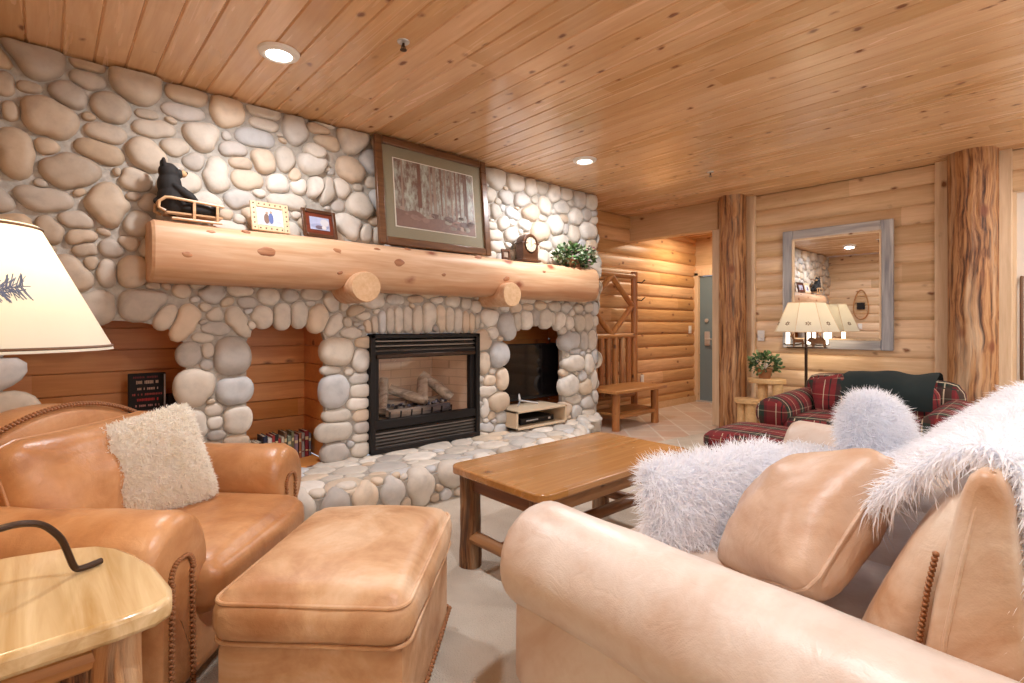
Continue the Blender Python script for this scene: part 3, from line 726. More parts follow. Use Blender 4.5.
# ------------------------------------------------------------------ soft shapes
def pillow_pts(c, ex, ey, w_, h_, t_, n=26, pinch=.07, seed=0, wr=.012, q=.42, rnd_=0.0):
    c, ex, ey = np.array(c, float), nrm(ex), np.array(ey, float); ey = nrm(ey - ex * np.dot(ex, ey)); ez = np.cross(ex, ey)
    out = []
    for sg in (1, -1):
        g = []
        for i in range(n + 1):
            row = []
            for j in range(n + 1):
                s_, t2 = math.sin(PI / 2 * (-1 + 2 * i / n)), math.sin(PI / 2 * (-1 + 2 * j / n))
                x = w_ / 2 * s_ * (1 - pinch * (1 - t2 * t2)) * (1 - rnd_ + rnd_ * math.sqrt(1 - t2 * t2 / 2)); y = h_ / 2 * t2 * (1 - pinch * (1 - s_ * s_)) * (1 - rnd_ + rnd_ * math.sqrt(1 - s_ * s_ / 2))
                # rounded corners
                k = max(0, abs(s_) + abs(t2) - 1.75) * .35; x *= 1 - k; y *= 1 - k
                z = t_ / 2 * (max(0, (1 - s_ ** 2) * (1 - t2 ** 2))) ** q
                z *= 1 + wr * 9 * mnoise.noise(Vector((s_ * 1.6 + seed, t2 * 1.6, sg * 2 + seed)))
                z += wr * .5 * mnoise.noise(Vector((s_ * 5 + seed, t2 * 5, sg))) * (1 - s_ ** 4) * (1 - t2 ** 4)
                row.append(c + ex * x + ey * y + ez * sg * z)
            g.append(row)
        out.append(np.array(g))
    return out, ez
def pillow(mb, *a, mat=0, **k):
    (f, b_), ez = pillow_pts(*a, **k)
    mb.grid(f, mat); mb.grid(b_[::-1], mat)
    n = f.shape[0]
    rim = np.concatenate([f[:, 0], f[-1, 1:], f[-2::-1, -1], f[0, -2:0:-1]])
    return f, b_, rim, ez
def strands(mb, P, N, length, wid, droop=.5, spread=.5, mat=0, seg=3, comb=(0, 0, 0), seed=1):
    """tapering hairs, each a curved blade rooted at P along N"""
    g = np.random.default_rng(seed); n = len(P)
    d = N + g.normal(0, spread, (n, 3)) + np.array(comb); d /= np.linalg.norm(d, axis=1, keepdims=True)
    side = np.cross(d, g.normal(0, 1, (n, 3))); side /= np.linalg.norm(side, axis=1, keepdims=True) + 1e-9
    L = length * g.uniform(.6, 1.15, (n, 1)); curl = g.normal(0, .18, (n, 3))
    rows = []
    for i in range(seg + 1):
        t = i / seg; c = P + d * L * t + (np.array([0, 0, -1.0]) * droop + curl) * L * t * t * .6
        wd = wid * (1 - t) ** .7
        if i < seg: rows += [c - side * wd / 2, c + side * wd / 2]
        else: rows += [c]
    k = len(rows); V = np.stack(rows, 1).reshape(-1, 3); mb.pile.append(np.repeat(N, k, axis=0))
    fs = []
    for j in range(n):
        o = j * k
        for i in range(seg - 1): fs.append((o + 2 * i, o + 2 * i + 1, o + 2 * i + 3, o + 2 * i + 2))
        fs.append((o + 2 * seg - 2, o + 2 * seg - 1, o + 2 * seg))
    mb.add(V, fs, mat)
def sample_grid(G, n, flip=1, seed=0):
    g = np.random.default_rng(seed); a, b_ = G.shape[:2]
    e1 = G[1:, :-1] - G[:-1, :-1]; e2 = G[:-1, 1:] - G[:-1, :-1]
    cr = np.cross(e1, e2); ar = np.linalg.norm(cr, axis=2); p = (ar / ar.sum()).ravel()
    k = g.choice(len(p), n, p=p); i, j = k // (b_ - 1), k % (b_ - 1); u, v = g.random((n, 1)), g.random((n, 1))
    P = G[i, j] * (1 - u) * (1 - v) + G[i + 1, j] * u * (1 - v) + G[i, j + 1] * (1 - u) * v + G[i + 1, j + 1] * u * v
    N = cr[i, j] / (ar[i, j][:, None] + 1e-12) * flip
    return P, N
def furpillow(name, label, c, ex, ey, w_, h_, t_, n, ln, mat, group=None, droop=.3, spread=.55, wid=.006, seed=1, comb=(0, 0, 0), rnd_=0.0):
    mb = MB(); f, b_, rim, ez = pillow(mb, c, ex, ey, w_, h_, t_, seed=seed, pinch=.04, rnd_=rnd_)
    mb.pile = [np.tile(ez, (f.shape[0] * f.shape[1], 1)), np.tile(-ez, (f.shape[0] * f.shape[1], 1))]
    P, N = sample_grid(f, n, 1, seed); strands(mb, P, N, ln, wid, droop, spread, seed=seed, comb=comb)
    P, N = sample_grid(b_, n // 3, -1, seed + 5); strands(mb, P, N, ln, wid, droop, spread, seed=seed + 9, comb=comb)
    k = rng.integers(0, len(rim), n // 4); out = rim[k] - np.array(c); out /= np.linalg.norm(out, axis=1, keepdims=True)
    strands(mb, rim[k] + rng.normal(0, .004, (len(k), 3)), out, ln, wid, droop, spread, seed=seed + 20)
    o = mb.build(name, M[mat], smooth=180); tag(o, label, 'pillow', group); return o

# ------------------------------------------------------------------ pale leather sofa, its back to the windows
sx0, sx1 = 1.03, 3.42
sofa = thing('leather_sofa', 'pale worn leather sofa with rolled arms, its back towards the camera side', 'sofa', (2.2, .55, 0))
def arm_profile(side, xc, zc=.475, r=.163):
    """outline of a rolled arm in x,z: straight panel below, scroll above, leaning out"""
    pts = []
    for k in range(0, 25):
        a = R(-62 + k * (300 / 24)); pts.append((r * math.cos(a), zc + r * math.sin(a)))
    inner = [( .085, .10), (.085, zc - r * .72)]; outer = [(-.085, zc - r * .80), (-.09, .10)]
    if side < 0: seq = [(x, z) for x, z in inner] + pts + outer
    else: seq = [(x, z) for x, z in inner] + pts + outer
    return [(xc - side * -1 * x if side > 0 else xc + x, z) for x, z in seq] if side < 0 else [(xc - x, z) for x, z in seq]
def rolled_arm(name, side, xc, y0, y1, mat, parent, zc=.475, r=.163, z_back=-.035, world=True):
    pr = np.array(arm_profile(side, xc, zc, r)); n = 16; G = []
    cxy = np.array([xc, zc])
    ys = [y1 + .001, y1, y1 - .012, y1 - .04] + list(np.linspace(y1 - .10, y0, n))
    sc = [.0, .86, .955, 1.0] + [1.0] * n
    for y, s_ in zip(ys, sc):
        row = []
        for x, z in pr:
            q = (y1 - y) / (y1 - y0)
            dx, dz = (x - xc) * s_, (z - .30) * (s_ if s_ > .01 else 0) + .30
            wr = .004 * mnoise.noise(Vector((x * 6, y * 7, z * 6)))
            if s_ >= 1: dz += z_back * q * max(0, (z - .2) / .4)
            row.append((xc + dx + wr, y + (.004 * mnoise.noise(Vector((x * 9, 0, z * 9))) if s_ < 1 else 0), dz + wr))
        G.append(row)
    mb = MB(); mb.grid(G, wrap=True); mb.add(G[-1], [tuple(range(len(G[-1])))])
    return mb.build(name, M[mat], parent, smooth=50, world=world)
near = rolled_arm('armrest', -1, 1.178, .05, 1.20, 'leather_sofa', sofa)
rolled_arm('armrest', 1, 3.30, .05, 1.17, 'leather_sofa', sofa)
mb = MB(); mb.rbox((2.235, .56, .21), (1.97, .98, .24), .03, 8); mb.build('base', M['leather_sofa'], sofa, world=True)
for x, y in ((1.2, .12), (3.28, .12), (1.2, 1.02), (3.28, 1.02)):
    mb = MB(); mb.lathe([(0, 0), (.026, 0), (.034, .03), (.026, .06), (.04, .10), (0, .10)], (x, y, 0), 16); mb.build('foot', M['frame_dark'], sofa, world=True)
# back frame: leaning slab that thins towards its rounded top
pf = [(.225, .09), (.222, .40), (.214, .55), (.196, .68), (.176, .80), (.158, .88), (.146, .915), (.128, .932), (.108, .930), (.094, .91), (.086, .88), (.076, .76), (.066, .60), (.056, .40), (.05, .09)]
pf = np.array(pf); pcn = np.array([np.interp(pf[:, 1], [.09, .55, .955], [.138, .138, .118]), pf[:, 1]]).T
G = []
for x, s_ in ((1.268, 0), (1.268, .55), (1.270, .82), (1.277, .94), (1.292, 1.0), *[(q, 1.0) for q in np.linspace(1.34, 3.18, 40)], (3.22, 1), (3.235, .94), (3.242, .82), (3.244, 0)):
    if s_ == 0: continue
    G.append([(x + (.006 * mnoise.noise(Vector((y * 9, z * 5, x * 3))) if s_ >= 1 else 0), pcn[k][0] + (y - pcn[k][0]) * s_ + .004 * mnoise.noise(Vector((x * 5, z * 6, 2))), .09 + (z - .09) * (1 if s_ >= 1 else .94 + .06 * s_)) for k, (y, z) in enumerate(pf)])
mb = MB(); mb.grid(G, wrap=True); mb.add(G[0], [tuple(range(len(pf)))]); mb.add(G[-1], [tuple(range(len(pf)))[::-1]]); bk = mb.build('back_frame', M['leather_back'], sofa, world=True, smooth=60, bevel=0)
mb = MB(); mb.tube([(1.272, .186, .45), (1.270, .178, .60), (1.270, .156, .74), (1.272, .134, .86), (1.278, .124, .905), (1.29, .112, .932)], .005, 8); mb.build('welt', M['leather_back'], bk, world=True)
mb = MB()
for i in range(46):   # braid between frame and cushion
    z = .52 + .24 * i / 46; mb.ell((1.292 + .003 * (-1) ** i, float(np.interp(z, [.4, .55, .68, .8], [.226, .219, .203, .182])) + .004, z), (.007, .006, .0042), seg=8, rings=6)
mb.build('braid', M['braid'], bk, world=True)
for i in range(3):
    x0 = 1.31 + i * .63
    mb = MB(); mb.rbox((x0 + .315, .205, .655), (.62, .11, .46), .05, 14, (.0, .03, .015), rotm('X', 25), wrinkle=.012, seed=i)
    mb.build('back_cushion', M['leather_back'], sofa, world=True)
    mb = MB(); mb.rbox((x0 + .315, .66, .385), (.62, .92, .16), .06, 12, (0, .01, .03), wrinkle=.01, seed=i + 5)
    mb.build('seat_cushion', M['leather_sofa'], sofa, world=True)

# loose leather pillow standing on the seat against the near end
mb = MB(); pc = (1.561, .528, .660); pex = (-.744, -.927, .407); pey = (.605, -.442, .777)
f, b_, rim, ez = pillow(mb, pc, pex, pey, .458, .435, .265, seed=3, pinch=.05, wr=.016, q=.36)
pl = thing('leather_pillow', 'tan leather throw pillow with a welted seam propped on the sofa seat', 'pillow', (1.75, .6, .46))
mb.build('cover', M['leather_pillow'], pl, smooth=180, world=True)
mb = MB(); mb.tube(np.concatenate([rim, rim[:1]]), .0055, 8, caps=False); mb.build('welt', M['leather_pillow'], pl, world=True)
furpillow('fur_pillow', 'white long-haired fur pillow standing on the front of the sofa seat', (1.69, .825, .53), (.90, -.42, .06), (.06, .10, .98), .53, .46, .15, 10000, .062, 'fur', seed=4, wid=.005)
furpillow('fur_pillow', 'white fluffy round-topped pillow leaning at the far arm of the sofa', (2.96, .67, .665), (.66, -.75, 0), (.30, .12, .93), .30, .41, .15, 7000, .06, 'fur', seed=8, wid=.006, rnd_=1.0)
# long fur throw over the back and the seat
sec = [(.035, .52), (.045, .70), (.058, .84), (.075, .915), (.115, .944), (.165, .93), (.225, .875), (.30, .80), (.39, .72), (.48, .645), (.58, .585), (.72, .55), (1.05, .55)]
sec = np.array(sec); n = 30
tt = np.concatenate([[0], np.cumsum(np.linalg.norm(np.diff(sec, axis=0), axis=1))]); tt /= tt[-1]
G = []
for i in range(n + 1):
    s_ = i / n; row = []
    for j in range(37):
        t2 = j / 36; y = np.interp(t2, tt, sec[:, 0]); z = np.interp(t2, tt, sec[:, 1])
        xa = np.interp(t2, [0, .3, .5, .62, .8, 1], [1.33, 1.36, 1.50, 1.92, 2.02, 2.12])
        xb = np.interp(t2, [0, .4, 1], [2.80, 2.86, 2.98])
        x = xa + (xb - xa) * s_
        wz = .014 * mnoise.noise(Vector((x * 3.2, y * 5, 1.5)))
        row.append((x, y + wz * .5, z + wz + .012))
    G.append(row)
G = np.array(G); mb = MB(); mb.grid(G); G2 = G - np.array([0, 0, .012]); mb.grid(G2[::-1])
cr = np.cross(G[1, 0] - G[0, 0], G[0, 1] - G[0, 0]); 
P, N = sample_grid(G, 34000, 1, 3)
ctr = np.array([0, .25, .5]); out = (P - ctr); out[:, 0] = 0
if (N * out).sum() < 0: N = -N
mb.pile = [np.tile([0, .3, .9], (G.shape[0] * G.shape[1], 1)), np.tile([0, .3, .9], (G.shape[0] * G.shape[1], 1))]
strands(mb, P, N, .07, .006, .8, .55, seed=31, comb=(0, .15, -.1))
for e_, dx in ((G[0], -1), (G[-1], 1)):     # fringe hanging over the two side edges
    k = rng.integers(0, len(e_) - 1, 2600); q = rng.random((2600, 1)); P = e_[k] * (1 - q) + e_[k + 1] * q + rng.normal(0, .006, (2600, 3))
    strands(mb, P, np.tile([dx * .75, .1, .15], (2600, 1)), .07, .006, 1.0, .4, seed=40 + dx)
tag(mb.build('fur_throw', M['fur'], smooth=180), 'long white shaggy fur throw draped over the sofa back and seat', 'throw')

# ------------------------------------------------------------------ coffee table
tb = thing('coffee_table', 'honey brown wooden coffee table with peeled log legs between sofa and hearth', 'table', (2.09, 1.81, 0))
def slab_outline(x0, x1, y0, y1, r, n=6):
    pts = []
    for cx, cy, a0 in ((x1 - r, y0 + r, -90), (x1 - r, y1 - r, 0), (x0 + r, y1 - r, 90), (x0 + r, y0 + r, 180)):
        for k in range(n + 1): a = R(a0 + 90 * k / n); pts.append((cx + r * math.cos(a), cy + r * math.sin(a)))
    return pts
mb = MB(); mb.prism(slab_outline(1.50, 2.71, 1.48, 2.14, .06), (0, 0, .462), (1, 0, 0), (0, 1, 0), .04); mb.build('table_top', M['table_top'], tb, world=True, bevel=.008)
for i, (x, y) in enumerate(((1.58, 1.56), (2.62, 1.56), (1.58, 2.06), (2.62, 2.06))):
    mb = MB(); mb.tube([(x, y, z) for z in np.linspace(0, .463, 9)], [.054, .055, .052, .05, .052, .05, .051, .05, .052], 16, rough=.12, seed=i); mb.build('leg', M['bark_leg'], tb, smooth=60, world=True)
for y in (1.56, 2.06):
    mb = MB(); mb.box((2.075, y, .415), (1.0, .035, .075)); mb.build('apron', M['cedar_x'], tb, world=True, bevel=.006)
for x in (1.58, 2.62):
    mb = MB(); mb.box((x, 1.81, .415), (.035, .46, .075)); mb.build('apron', M['cedar_y'], tb, world=True, bevel=.006)
    mb = MB(); mb.tube([(x, y, .15) for y in np.linspace(1.56, 2.06, 6)], .032, 12, rough=.15, seed=int(x * 9)); mb.build('stretcher', M['cedar_y'], tb, world=True)
mb = MB(); mb.tube([(x, 1.81, .155) for x in np.linspace(1.58, 2.62, 9)], .033, 12, rough=.15, seed=5); mb.build('stretcher', M['cedar_x'], tb, world=True)

# ------------------------------------------------------------------ leather armchair and ottoman in the corner, turned 45 degrees
ch = thing('leather_armchair', 'saddle tan leather armchair with rolled arms and braided trim in the corner', 'armchair', (.045, -.02, 0), R(-42.5))
# local frame: x forward (towards the ottoman), y to the far side
def arm_l(name, yc, side):
    # scroll arm running along local x
    zc, r = .480, .148; pts = []
    for k in range(0, 25):
        a = R(-62 + k * (300 / 24)); pts.append((r * math.cos(a), zc + r * math.sin(a)))
    seq = [(.095, .08), (.095, zc - r * .7)] + pts + [(-.085, zc - r * .8), (-.09, .08)]
    x0, x1 = -1.93, (-1.06 if side > 0 else -1.12); G = []
    xs = [x1 + .001, x1, x1 - .012, x1 - .045] + list(np.linspace(x1 - .1, x0, 16)); sc = [0, .86, .955, 1] + [1] * 16
    for x, s_ in zip(xs, sc):
        row = []; q = (x1 - x) / (x1 - x0)
        for yy, z in seq:
            wr = .006 * mnoise.noise(Vector((yy * 8, x * 8, z * 8 + side)))
            z2 = (z - .3) * s_ + .3
            # front face gathers into folds just behind the edge
            fold = .004 * math.sin(math.atan2(z - zc, yy) * 16) * math.exp(-((q - .10) / .06) ** 2) if z > zc - .12 else 0
            row.append((x, yc - side * (yy * s_) * (1) + wr, z2 + wr + fold + .02 * q * max(0, z - .2) * 2))
        G.append(row if side > 0 else row[::-1])
    mb = MB(); mb.grid(G, wrap=True); mb.add(G[-1], [tuple(range(len(G[-1])))]); o = mb.build(name, M['leather_chair'], ch, smooth=50)
    mb = MB()
    for off in (-.052, .052):      # two braided bands down the arm front
        for i in range(64):
            q = i / 63
            if q < .72: z = .08 + q / .72 * .36; y = off * (1 - .15 * q)
            else: a = (q - .72) / .28 * PI * .55; z = .44 + .055 * math.sin(a); y = off * math.cos(a * .9)
            mb.ell((x1 + .004, yc + y + .004 * (-1) ** i, z), (.007, .008, .0055), rot=rotm('X', 35 * (-1) ** i), seg=8, rings=6)
    mb.build('braid', M['braid'], o)
arm_l('armrest', 1.545, 1); arm_l('armrest', 2.44, -1)
mb = MB(); mb.rbox((-1.50, 1.99, .20), (.86, .80, .26), .03, 8); mb.build('base', M['leather_chair'], ch)
mb = MB(); mb.rbox((-1.385, 1.99, .345), (.76, .735, .17), .06, 14, (.02, 0, .035), wrinkle=.014, seed=2); mb.build('seat_cushion', M['leather_chair'], ch)
# arched back: outline in y,z thickened along x
ol = [(1.44, .10)] + [(1.44 + 1.10 * k / 28, .66 + .225 * max(0, math.sin(PI * k / 28)) ** .75) for k in range(29)] + [(2.54, .10)]
G = []
for xx, s_ in ((-1.985, 0), (-1.985, .93), (-1.97, .975), (-1.94, 1), (-1.83, 1), (-1.80, .98), (-1.785, .93), (-1.775, .6), (-1.765, 0)):
    G.append([(xx + (.10 * (.8 - z) if z > .4 else .04), 1.99 + (y - 1.99) * s_, .45 + (z - .45) * s_) for y, z in ol])
mb = MB(); mb.grid(G, wrap=True); bk = mb.build('backrest', M['leather_chair'], ch, smooth=50)
mb = MB()
for i in range(150):
    k = i / 149 * 28; y = 1.44 + 1.10 * k / 28; z = .66 + .225 * max(0, math.sin(PI * k / 28)) ** .75
    mb.ell((-1.79 + .10 * (.8 - z), y, z + .002 + .003 * (-1) ** i), (.009, .0065, .0065), rot=rotm('X', 30 * (-1) ** i), seg=8, rings=6)
mb.build('braid', M['braid'], bk)
mb = MB(); f, b_, rim, ez = pillow(mb, (-1.64, 1.97, .60), (0, 1, 0), (-.30, 0, .95), .76, .46, .27, seed=6, pinch=.04, wr=.022, q=.36); bc = mb.build('back_cushion', M['leather_chair'], ch)
mb = MB(); mb.tube(np.concatenate([rim, rim[:1]]), .006, 8, caps=False); mb.build('welt', M['leather_chair'], bc)
for x, y in ((-1.13, 1.55), (-1.13, 2.43), (-1.88, 1.55), (-1.88, 2.43)):
    mb = MB(); mb.lathe([(0, 0), (.026, 0), (.034, .03), (.026, .055), (.038, .08), (0, .08)], (x, y, 0), 16); mb.build('foot', M['frame_dark'], ch)
furpillow('fur_pillow', 'cream ribbed fur pillow leaning in the tan leather armchair', (.285, 2.50, .625), (.93, .22, .19), (-.17, .20, .93), .47, .42, .17, 11000, .02, 'cream_fur', seed=12, wid=.005, spread=.7)

ot = thing('leather_ottoman', 'worn tan leather ottoman in front of the armchair', 'ottoman', (0, 0, 0), R(-45))
ox, oy = -.615, 1.70
mb = MB(); mb.rbox((ox, oy, .20), (.52, .69, .28), .025, 8); mb.build('base', M['leather_ott'], ot)
mb = MB(); mb.rbox((ox, oy, .402), (.54, .715, .132), .05, 18, (.015, .015, .045), wrinkle=.012, seed=9); cu = mb.build('cushion', M['leather_ott'], ot)
def loop(x0, x1, y0, y1, z, r=.05):
    p = slab_outline(x0, x1, y0, y1, r); p.append(p[0]); return [(x, y, z) for x, y in p]
mb = MB(); mb.tube(loop(ox - .268, ox + .268, oy - .354, oy + .354, .450), .006, 8, caps=False); mb.tube(loop(ox - .27, ox + .27, oy - .354, oy + .354, .345), .006, 8, caps=False); mb.build('welt', M['leather_ott'], cu)
mb = MB()
for sd in range(4):
    nn = 34 if sd % 2 else 26
    for i in range(nn):
        q = i / (nn - 1) - .5
        x, y = ((ox + q * .5, oy - .352), (ox + .262, oy + q * .68), (ox + q * .5, oy + .352), (ox - .262, oy + q * .68))[sd]
        mb.ell((x, y, .075), (.010, .010, .009), seg=8, rings=6)
mb.build('braid', M['braid'], ot)
for x in (-.2, .2):
    for y in (-.28, .28):
        mb = MB(); mb.lathe([(0, 0), (.028, 0), (.036, .02), (.026, .045), (.038, .065), (0, .065)], (ox + x, oy + y, 0), 16); mb.build('foot', M['frame_dark'], ot)

# ------------------------------------------------------------------ side table and lamp at the left
st = thing('side_table', 'pale varnished slab side table with rustic log legs beside the armchair', 'table', (-.1, 1.58, 0))
ol = [(-.50, 1.33), (-.30, 1.31), (-.06, 1.312), (.11, 1.318), (.175, 1.328), (.21, 1.355), (.218, 1.41), (.205, 1.55), (.18, 1.66), (.148, 1.75), (.11, 1.805), (.04, 1.845), (-.06, 1.87), (-.2, 1.89), (-.5, 1.9)]
mb = MB(); mb.prism(ol, (0, 0, .552), (1, 0, 0), (0, 1, 0), .048); mb.build('table_top', M['pale_x'], st, world=True, bevel=.012)
for i, (x, y) in enumerate(((.115, 1.41), (.06, 1.72), (-.42, 1.41), (-.42, 1.8))):
    mb = MB(); mb.tube([(x, y, z) for z in np.linspace(0, .553, 9)], .047, 18, rough=.12, seed=i + 20); mb.build('leg', M['post'], st, smooth=60, world=True)
for p0, p1 in (((.115, 1.41), (-.42, 1.41)), ((.115, 1.41), (.06, 1.72)), ((.06, 1.72), (-.42, 1.8))):
    mb = MB(); ps = [(p0[0] + (p1[0] - p0[0]) * q, p0[1] + (p1[1] - p0[1]) * q, .50) for q in np.linspace(0, 1, 6)]; mb.tube(ps, .028, 10, rough=.1); mb.build('rail', M['rack_x'], st, world=True)
lx, ly = -.1, 1.55
lp = thing('table_lamp', 'wrought iron table lamp with a large parchment shade on the side table', 'lamp', (lx, ly, .60))
mb = MB(); mb.tube([(lx, ly, .70), (lx, ly, 1.30)], .011, 12); mb.lathe([(0, .70), (.02, .70), (.028, .74), (.014, .78), (.011, .8)], (lx, ly, 0), 20); mb.build('stem', M['dark_metal'], lp, world=True)
ft = np.array([(-.01, .005, .155), (.05, .02, .165), (.095, .04, .15), (.13, .06, .10), (.147, .070, .035), (.155, .074, .012), (.175, .082, .010), (.205, .10, .010)])
ft = np.stack([np.interp(np.linspace(0, 7, 43), range(8), ft[:, i]) for i in range(3)], 1)
for _ in range(6): ft[1:-1] = .25 * ft[:-2] + .5 * ft[1:-1] + .25 * ft[2:]
for k in range(3):
    a = 120 * k; mb = MB(); mb.tube(ft @ rotm('Z', a).T + np.array([lx, ly, .60]), .0075, 10); mb.build('foot', M['bronze'], lp, world=True)
rb, rt, zb, zt = .222, .092, 1.145, 1.414
mb = MB(); mb.lathe([(rb, zb), (rt, zt), (rt - .003, zt), (rb - .003, zb)], (lx, ly, 0), 64, close=True); sh = mb.build('lamp_shade', M['shade'], lp, smooth=40, world=True)
for r_, z in ((rb - .003, zb + .008), (rt + .004, zt - .006)):
    mb = MB(); mb.lathe([(r_, z - .003), (r_ + .003, z), (r_, z + .003)], (lx, ly, 0), 64); mb.build('shade_trim', M['trimline'], sh, world=True)
mb = MB(); mb.ell((lx, ly, 1.27), (.028, .028, .04)); mb.tube([(lx, ly, 1.2), (lx, ly, 1.24)], .015, 12); mb.build('bulb', M['lens'], lp, world=True)
light('table_lamp_bulb', 'POINT', (lx, ly, 1.33), 8, WARM, shadow_soft_size=.03)
mb = MB()   # needle sprig printed on the shade
aim = math.atan2(-ly, -lx) + R(2)
def on_shade(da, z):
    r_ = rb + (rt - rb) * (z - zb) / (zt - zb) + .0012; return (lx + r_ * math.cos(aim + da), ly + r_ * math.sin(aim + da), z)
for i in range(70):
    q = rnd.random(); a0 = .0 + .34 * q; z0 = 1.265 + .012 * q; da = rnd.uniform(.02, .11); dz = rnd.uniform(-.028, .030)
    mb.tube([on_shade(a0, z0), on_shade(a0 + da * .5, z0 + dz * .55), on_shade(a0 + da, z0 + dz)], .0009, 4)
mb.tube([on_shade(-.12, 1.255), on_shade(.15, 1.262), on_shade(.36, 1.270)], .0014, 5)
mb.build('pine_sprig', M['sprig'], sh, world=True)

# ------------------------------------------------------------------ plaid armchair, its ottoman and the throw
pc_ = thing('plaid_armchair', 'red and dark green plaid armchair below the mirror', 'armchair', (4.75, 1.15, 0))
def plaid_arm(y):
    mb = MB(); mb.rbox((4.66, y, .27), (.80, .17, .36), .03, 8)
    mb.tube([(4.235, y, .50), (4.24, y, .50), (4.265, y, .50), (4.33, y, .50), (4.7, y, .51), (5.05, y, .52)], [.04, .10, .122, .128, .128, .125], 24)
    mb.build('armrest', M['plaid'], pc_, world=True, uv=True, smooth=50)
plaid_arm(1.66); plaid_arm(.62)
mb = MB(); mb.rbox((4.70, 1.14, .22), (.84, .90, .26), .03, 8); mb.build('base', M['plaid'], pc_, world=True, uv=True)
mb = MB(); mb.rbox((4.62, 1.14, .40), (.76, .88, .16), .06, 12, (.02, 0, .03)); mb.build('seat_cushion', M['plaid'], pc_, world=True, uv=True)
mb = MB(); mb.rbox((5.10, 1.14, .44), (.20, 1.10, .60), .085, 14, (.03, 0, .05), rotm('Y', 8)); mb.build('backrest', M['plaid'], pc_, world=True, uv=True)
mb = MB(); mb.rbox((4.95, 1.14, .58), (.16, .84, .30), .075, 12, (.05, 0, .03), rotm('Y', 12)); mb.build('back_cushion', M['plaid'], pc_, world=True, uv=True)
for x in (4.33, 5.1):
    for y in (.66, 1.62):
        mb = MB(); mb.lathe([(0, 0), (.03, 0), (.035, .05), (.04, .10), (0, .10)], (x, y, 0), 12); mb.build('foot', M['frame_dark'], pc_, world=True)
pd = thing('plaid_pillow', 'red plaid square pillow standing in the corner of the plaid armchair', 'pillow', (4.86, 1.50, .50))
mb = MB(); pillow(mb, (4.84, 1.42, .635), (.25, -.97, .25), (.30, .05, .95), .27, .30, .13, seed=5); mb.build('cover', M['plaid'], pd, world=True, uv=True, smooth=180)
sec = np.array([(4.80, .56), (4.81, .65), (4.85, .735), (4.95, .785), (5.08, .805), (5.20, .79), (5.26, .73), (5.28, .58)])
G = []
for i in range(25):
    y = .74 + .60 * i / 24
    G.append([(x + .02 * mnoise.noise(Vector((x * 8, y * 7, z * 8))), y + (.05 * (z - .7) if i > 20 else 0), z + .014 + .035 * mnoise.noise(Vector((y * 5, x * 5, 3)))) for x, z in sec])
mb = MB(); G = np.array(G); mb.grid(G); mb.grid((G - np.array([0, 0, .014]))[::-1])
tag(mb.build('knit_throw', M['green_throw'], smooth=180), 'dark green knit throw folded over the back of the plaid armchair', 'throw')
po = thing('plaid_ottoman', 'low red plaid ottoman in front of the plaid armchair', 'ottoman', (3.86, 1.52, 0))
mb = MB(); mb.rbox((3.87, 1.53, .21), (.62, .66, .22), .03, 8); mb.build('base', M['plaid'], po, world=True, uv=True)
mb = MB(); mb.rbox((3.87, 1.53, .36), (.64, .68, .13), .05, 12, (.01, .01, .025)); mb.build('cushion', M['plaid'], po, world=True, uv=True)
for x in (3.62, 4.12):
    for y in (1.26, 1.80):
        mb = MB(); mb.lathe([(0, 0), (.03, 0), (.035, .05), (.04, .11), (0, .11)], (x, y, 0), 12); mb.build('foot', M['frame_dark'], po, world=True)

# ------------------------------------------------------------------ floor lamp with animal cut-outs
fx, fy = 5.62, 1.855
fl = thing('floor_lamp', 'floor lamp with parchment shade and wooden animal cut-outs before the mirror', 'lamp', (fx, fy, 0))
mb = MB(); mb.lathe([(0, 0), (.15, 0), (.15, .015), (.05, .03), (.02, .05), (0, .05)], (fx, fy, 0), 28); mb.build('base', M['bronze'], fl, world=True)
mb = MB(); mb.tube([(fx, fy, .04), (fx, fy, 1.30)], .014, 12); mb.build('pole', M['bronze'], fl, world=True)
mb = MB(); mb.lathe([(.298, 1.13), (.172, 1.425), (.169, 1.425), (.295, 1.13)], (fx, fy, 0), 8, close=True, rot=None); sh = mb.build('lamp_shade', M['shade'], fl, smooth=0, world=True)
mb = MB()
for r_, z in ((.297, 1.133), (.173, 1.421)): 
    mb.tube([(fx + r_ * math.cos(PI / 4 * k), fy + r_ * math.sin(PI / 4 * k), z) for k in range(9)], .004, 6, caps=False)
for k in range(8):
    a = PI / 4 * k; mb.tube([(fx + .297 * math.cos(a), fy + .297 * math.sin(a), 1.133), (fx + .173 * math.cos(a), fy + .173 * math.sin(a), 1.421)], .0022, 5)
mb.build('shade_trim', M['frame_pale'], sh, world=True)
cam_a = math.atan2(-fy, -fx)
for k in range(8):   # small leaf prints on the panels
    mb = MB(); a = PI / 4 * (k + .5)
    for i in range(7):
        q = -PI / 2 + i * PI / 3.0; r_ = .235 * math.cos(PI / 8) + .012; dx = .028 * math.cos(q); dz = .02 * math.sin(q)
        tx, ty = -math.sin(a), math.cos(a); z0 = 1.215; sl_ = (.165 - .285) / .28 * math.cos(PI / 8)
        rr = lambda z: (.298 + (.172 - .298) * (z - 1.13) / .295) * math.cos(PI / 8) + .0015
        p = [(fx + rr(z0 + dz * s_) * math.cos(a) + tx * dx * s_, fy + rr(z0 + dz * s_) * math.sin(a) + ty * dx * s_, z0 + dz * s_) for s_ in (.25, .6, 1)]
        mb.tube(p, [.0015, .006, .001], 5)
    mb.build('leaf_print', M['trimline'], sh, world=True)
rx, ry = -math.sin(cam_a), math.cos(cam_a)   # sideways as seen from the room
mb = MB()
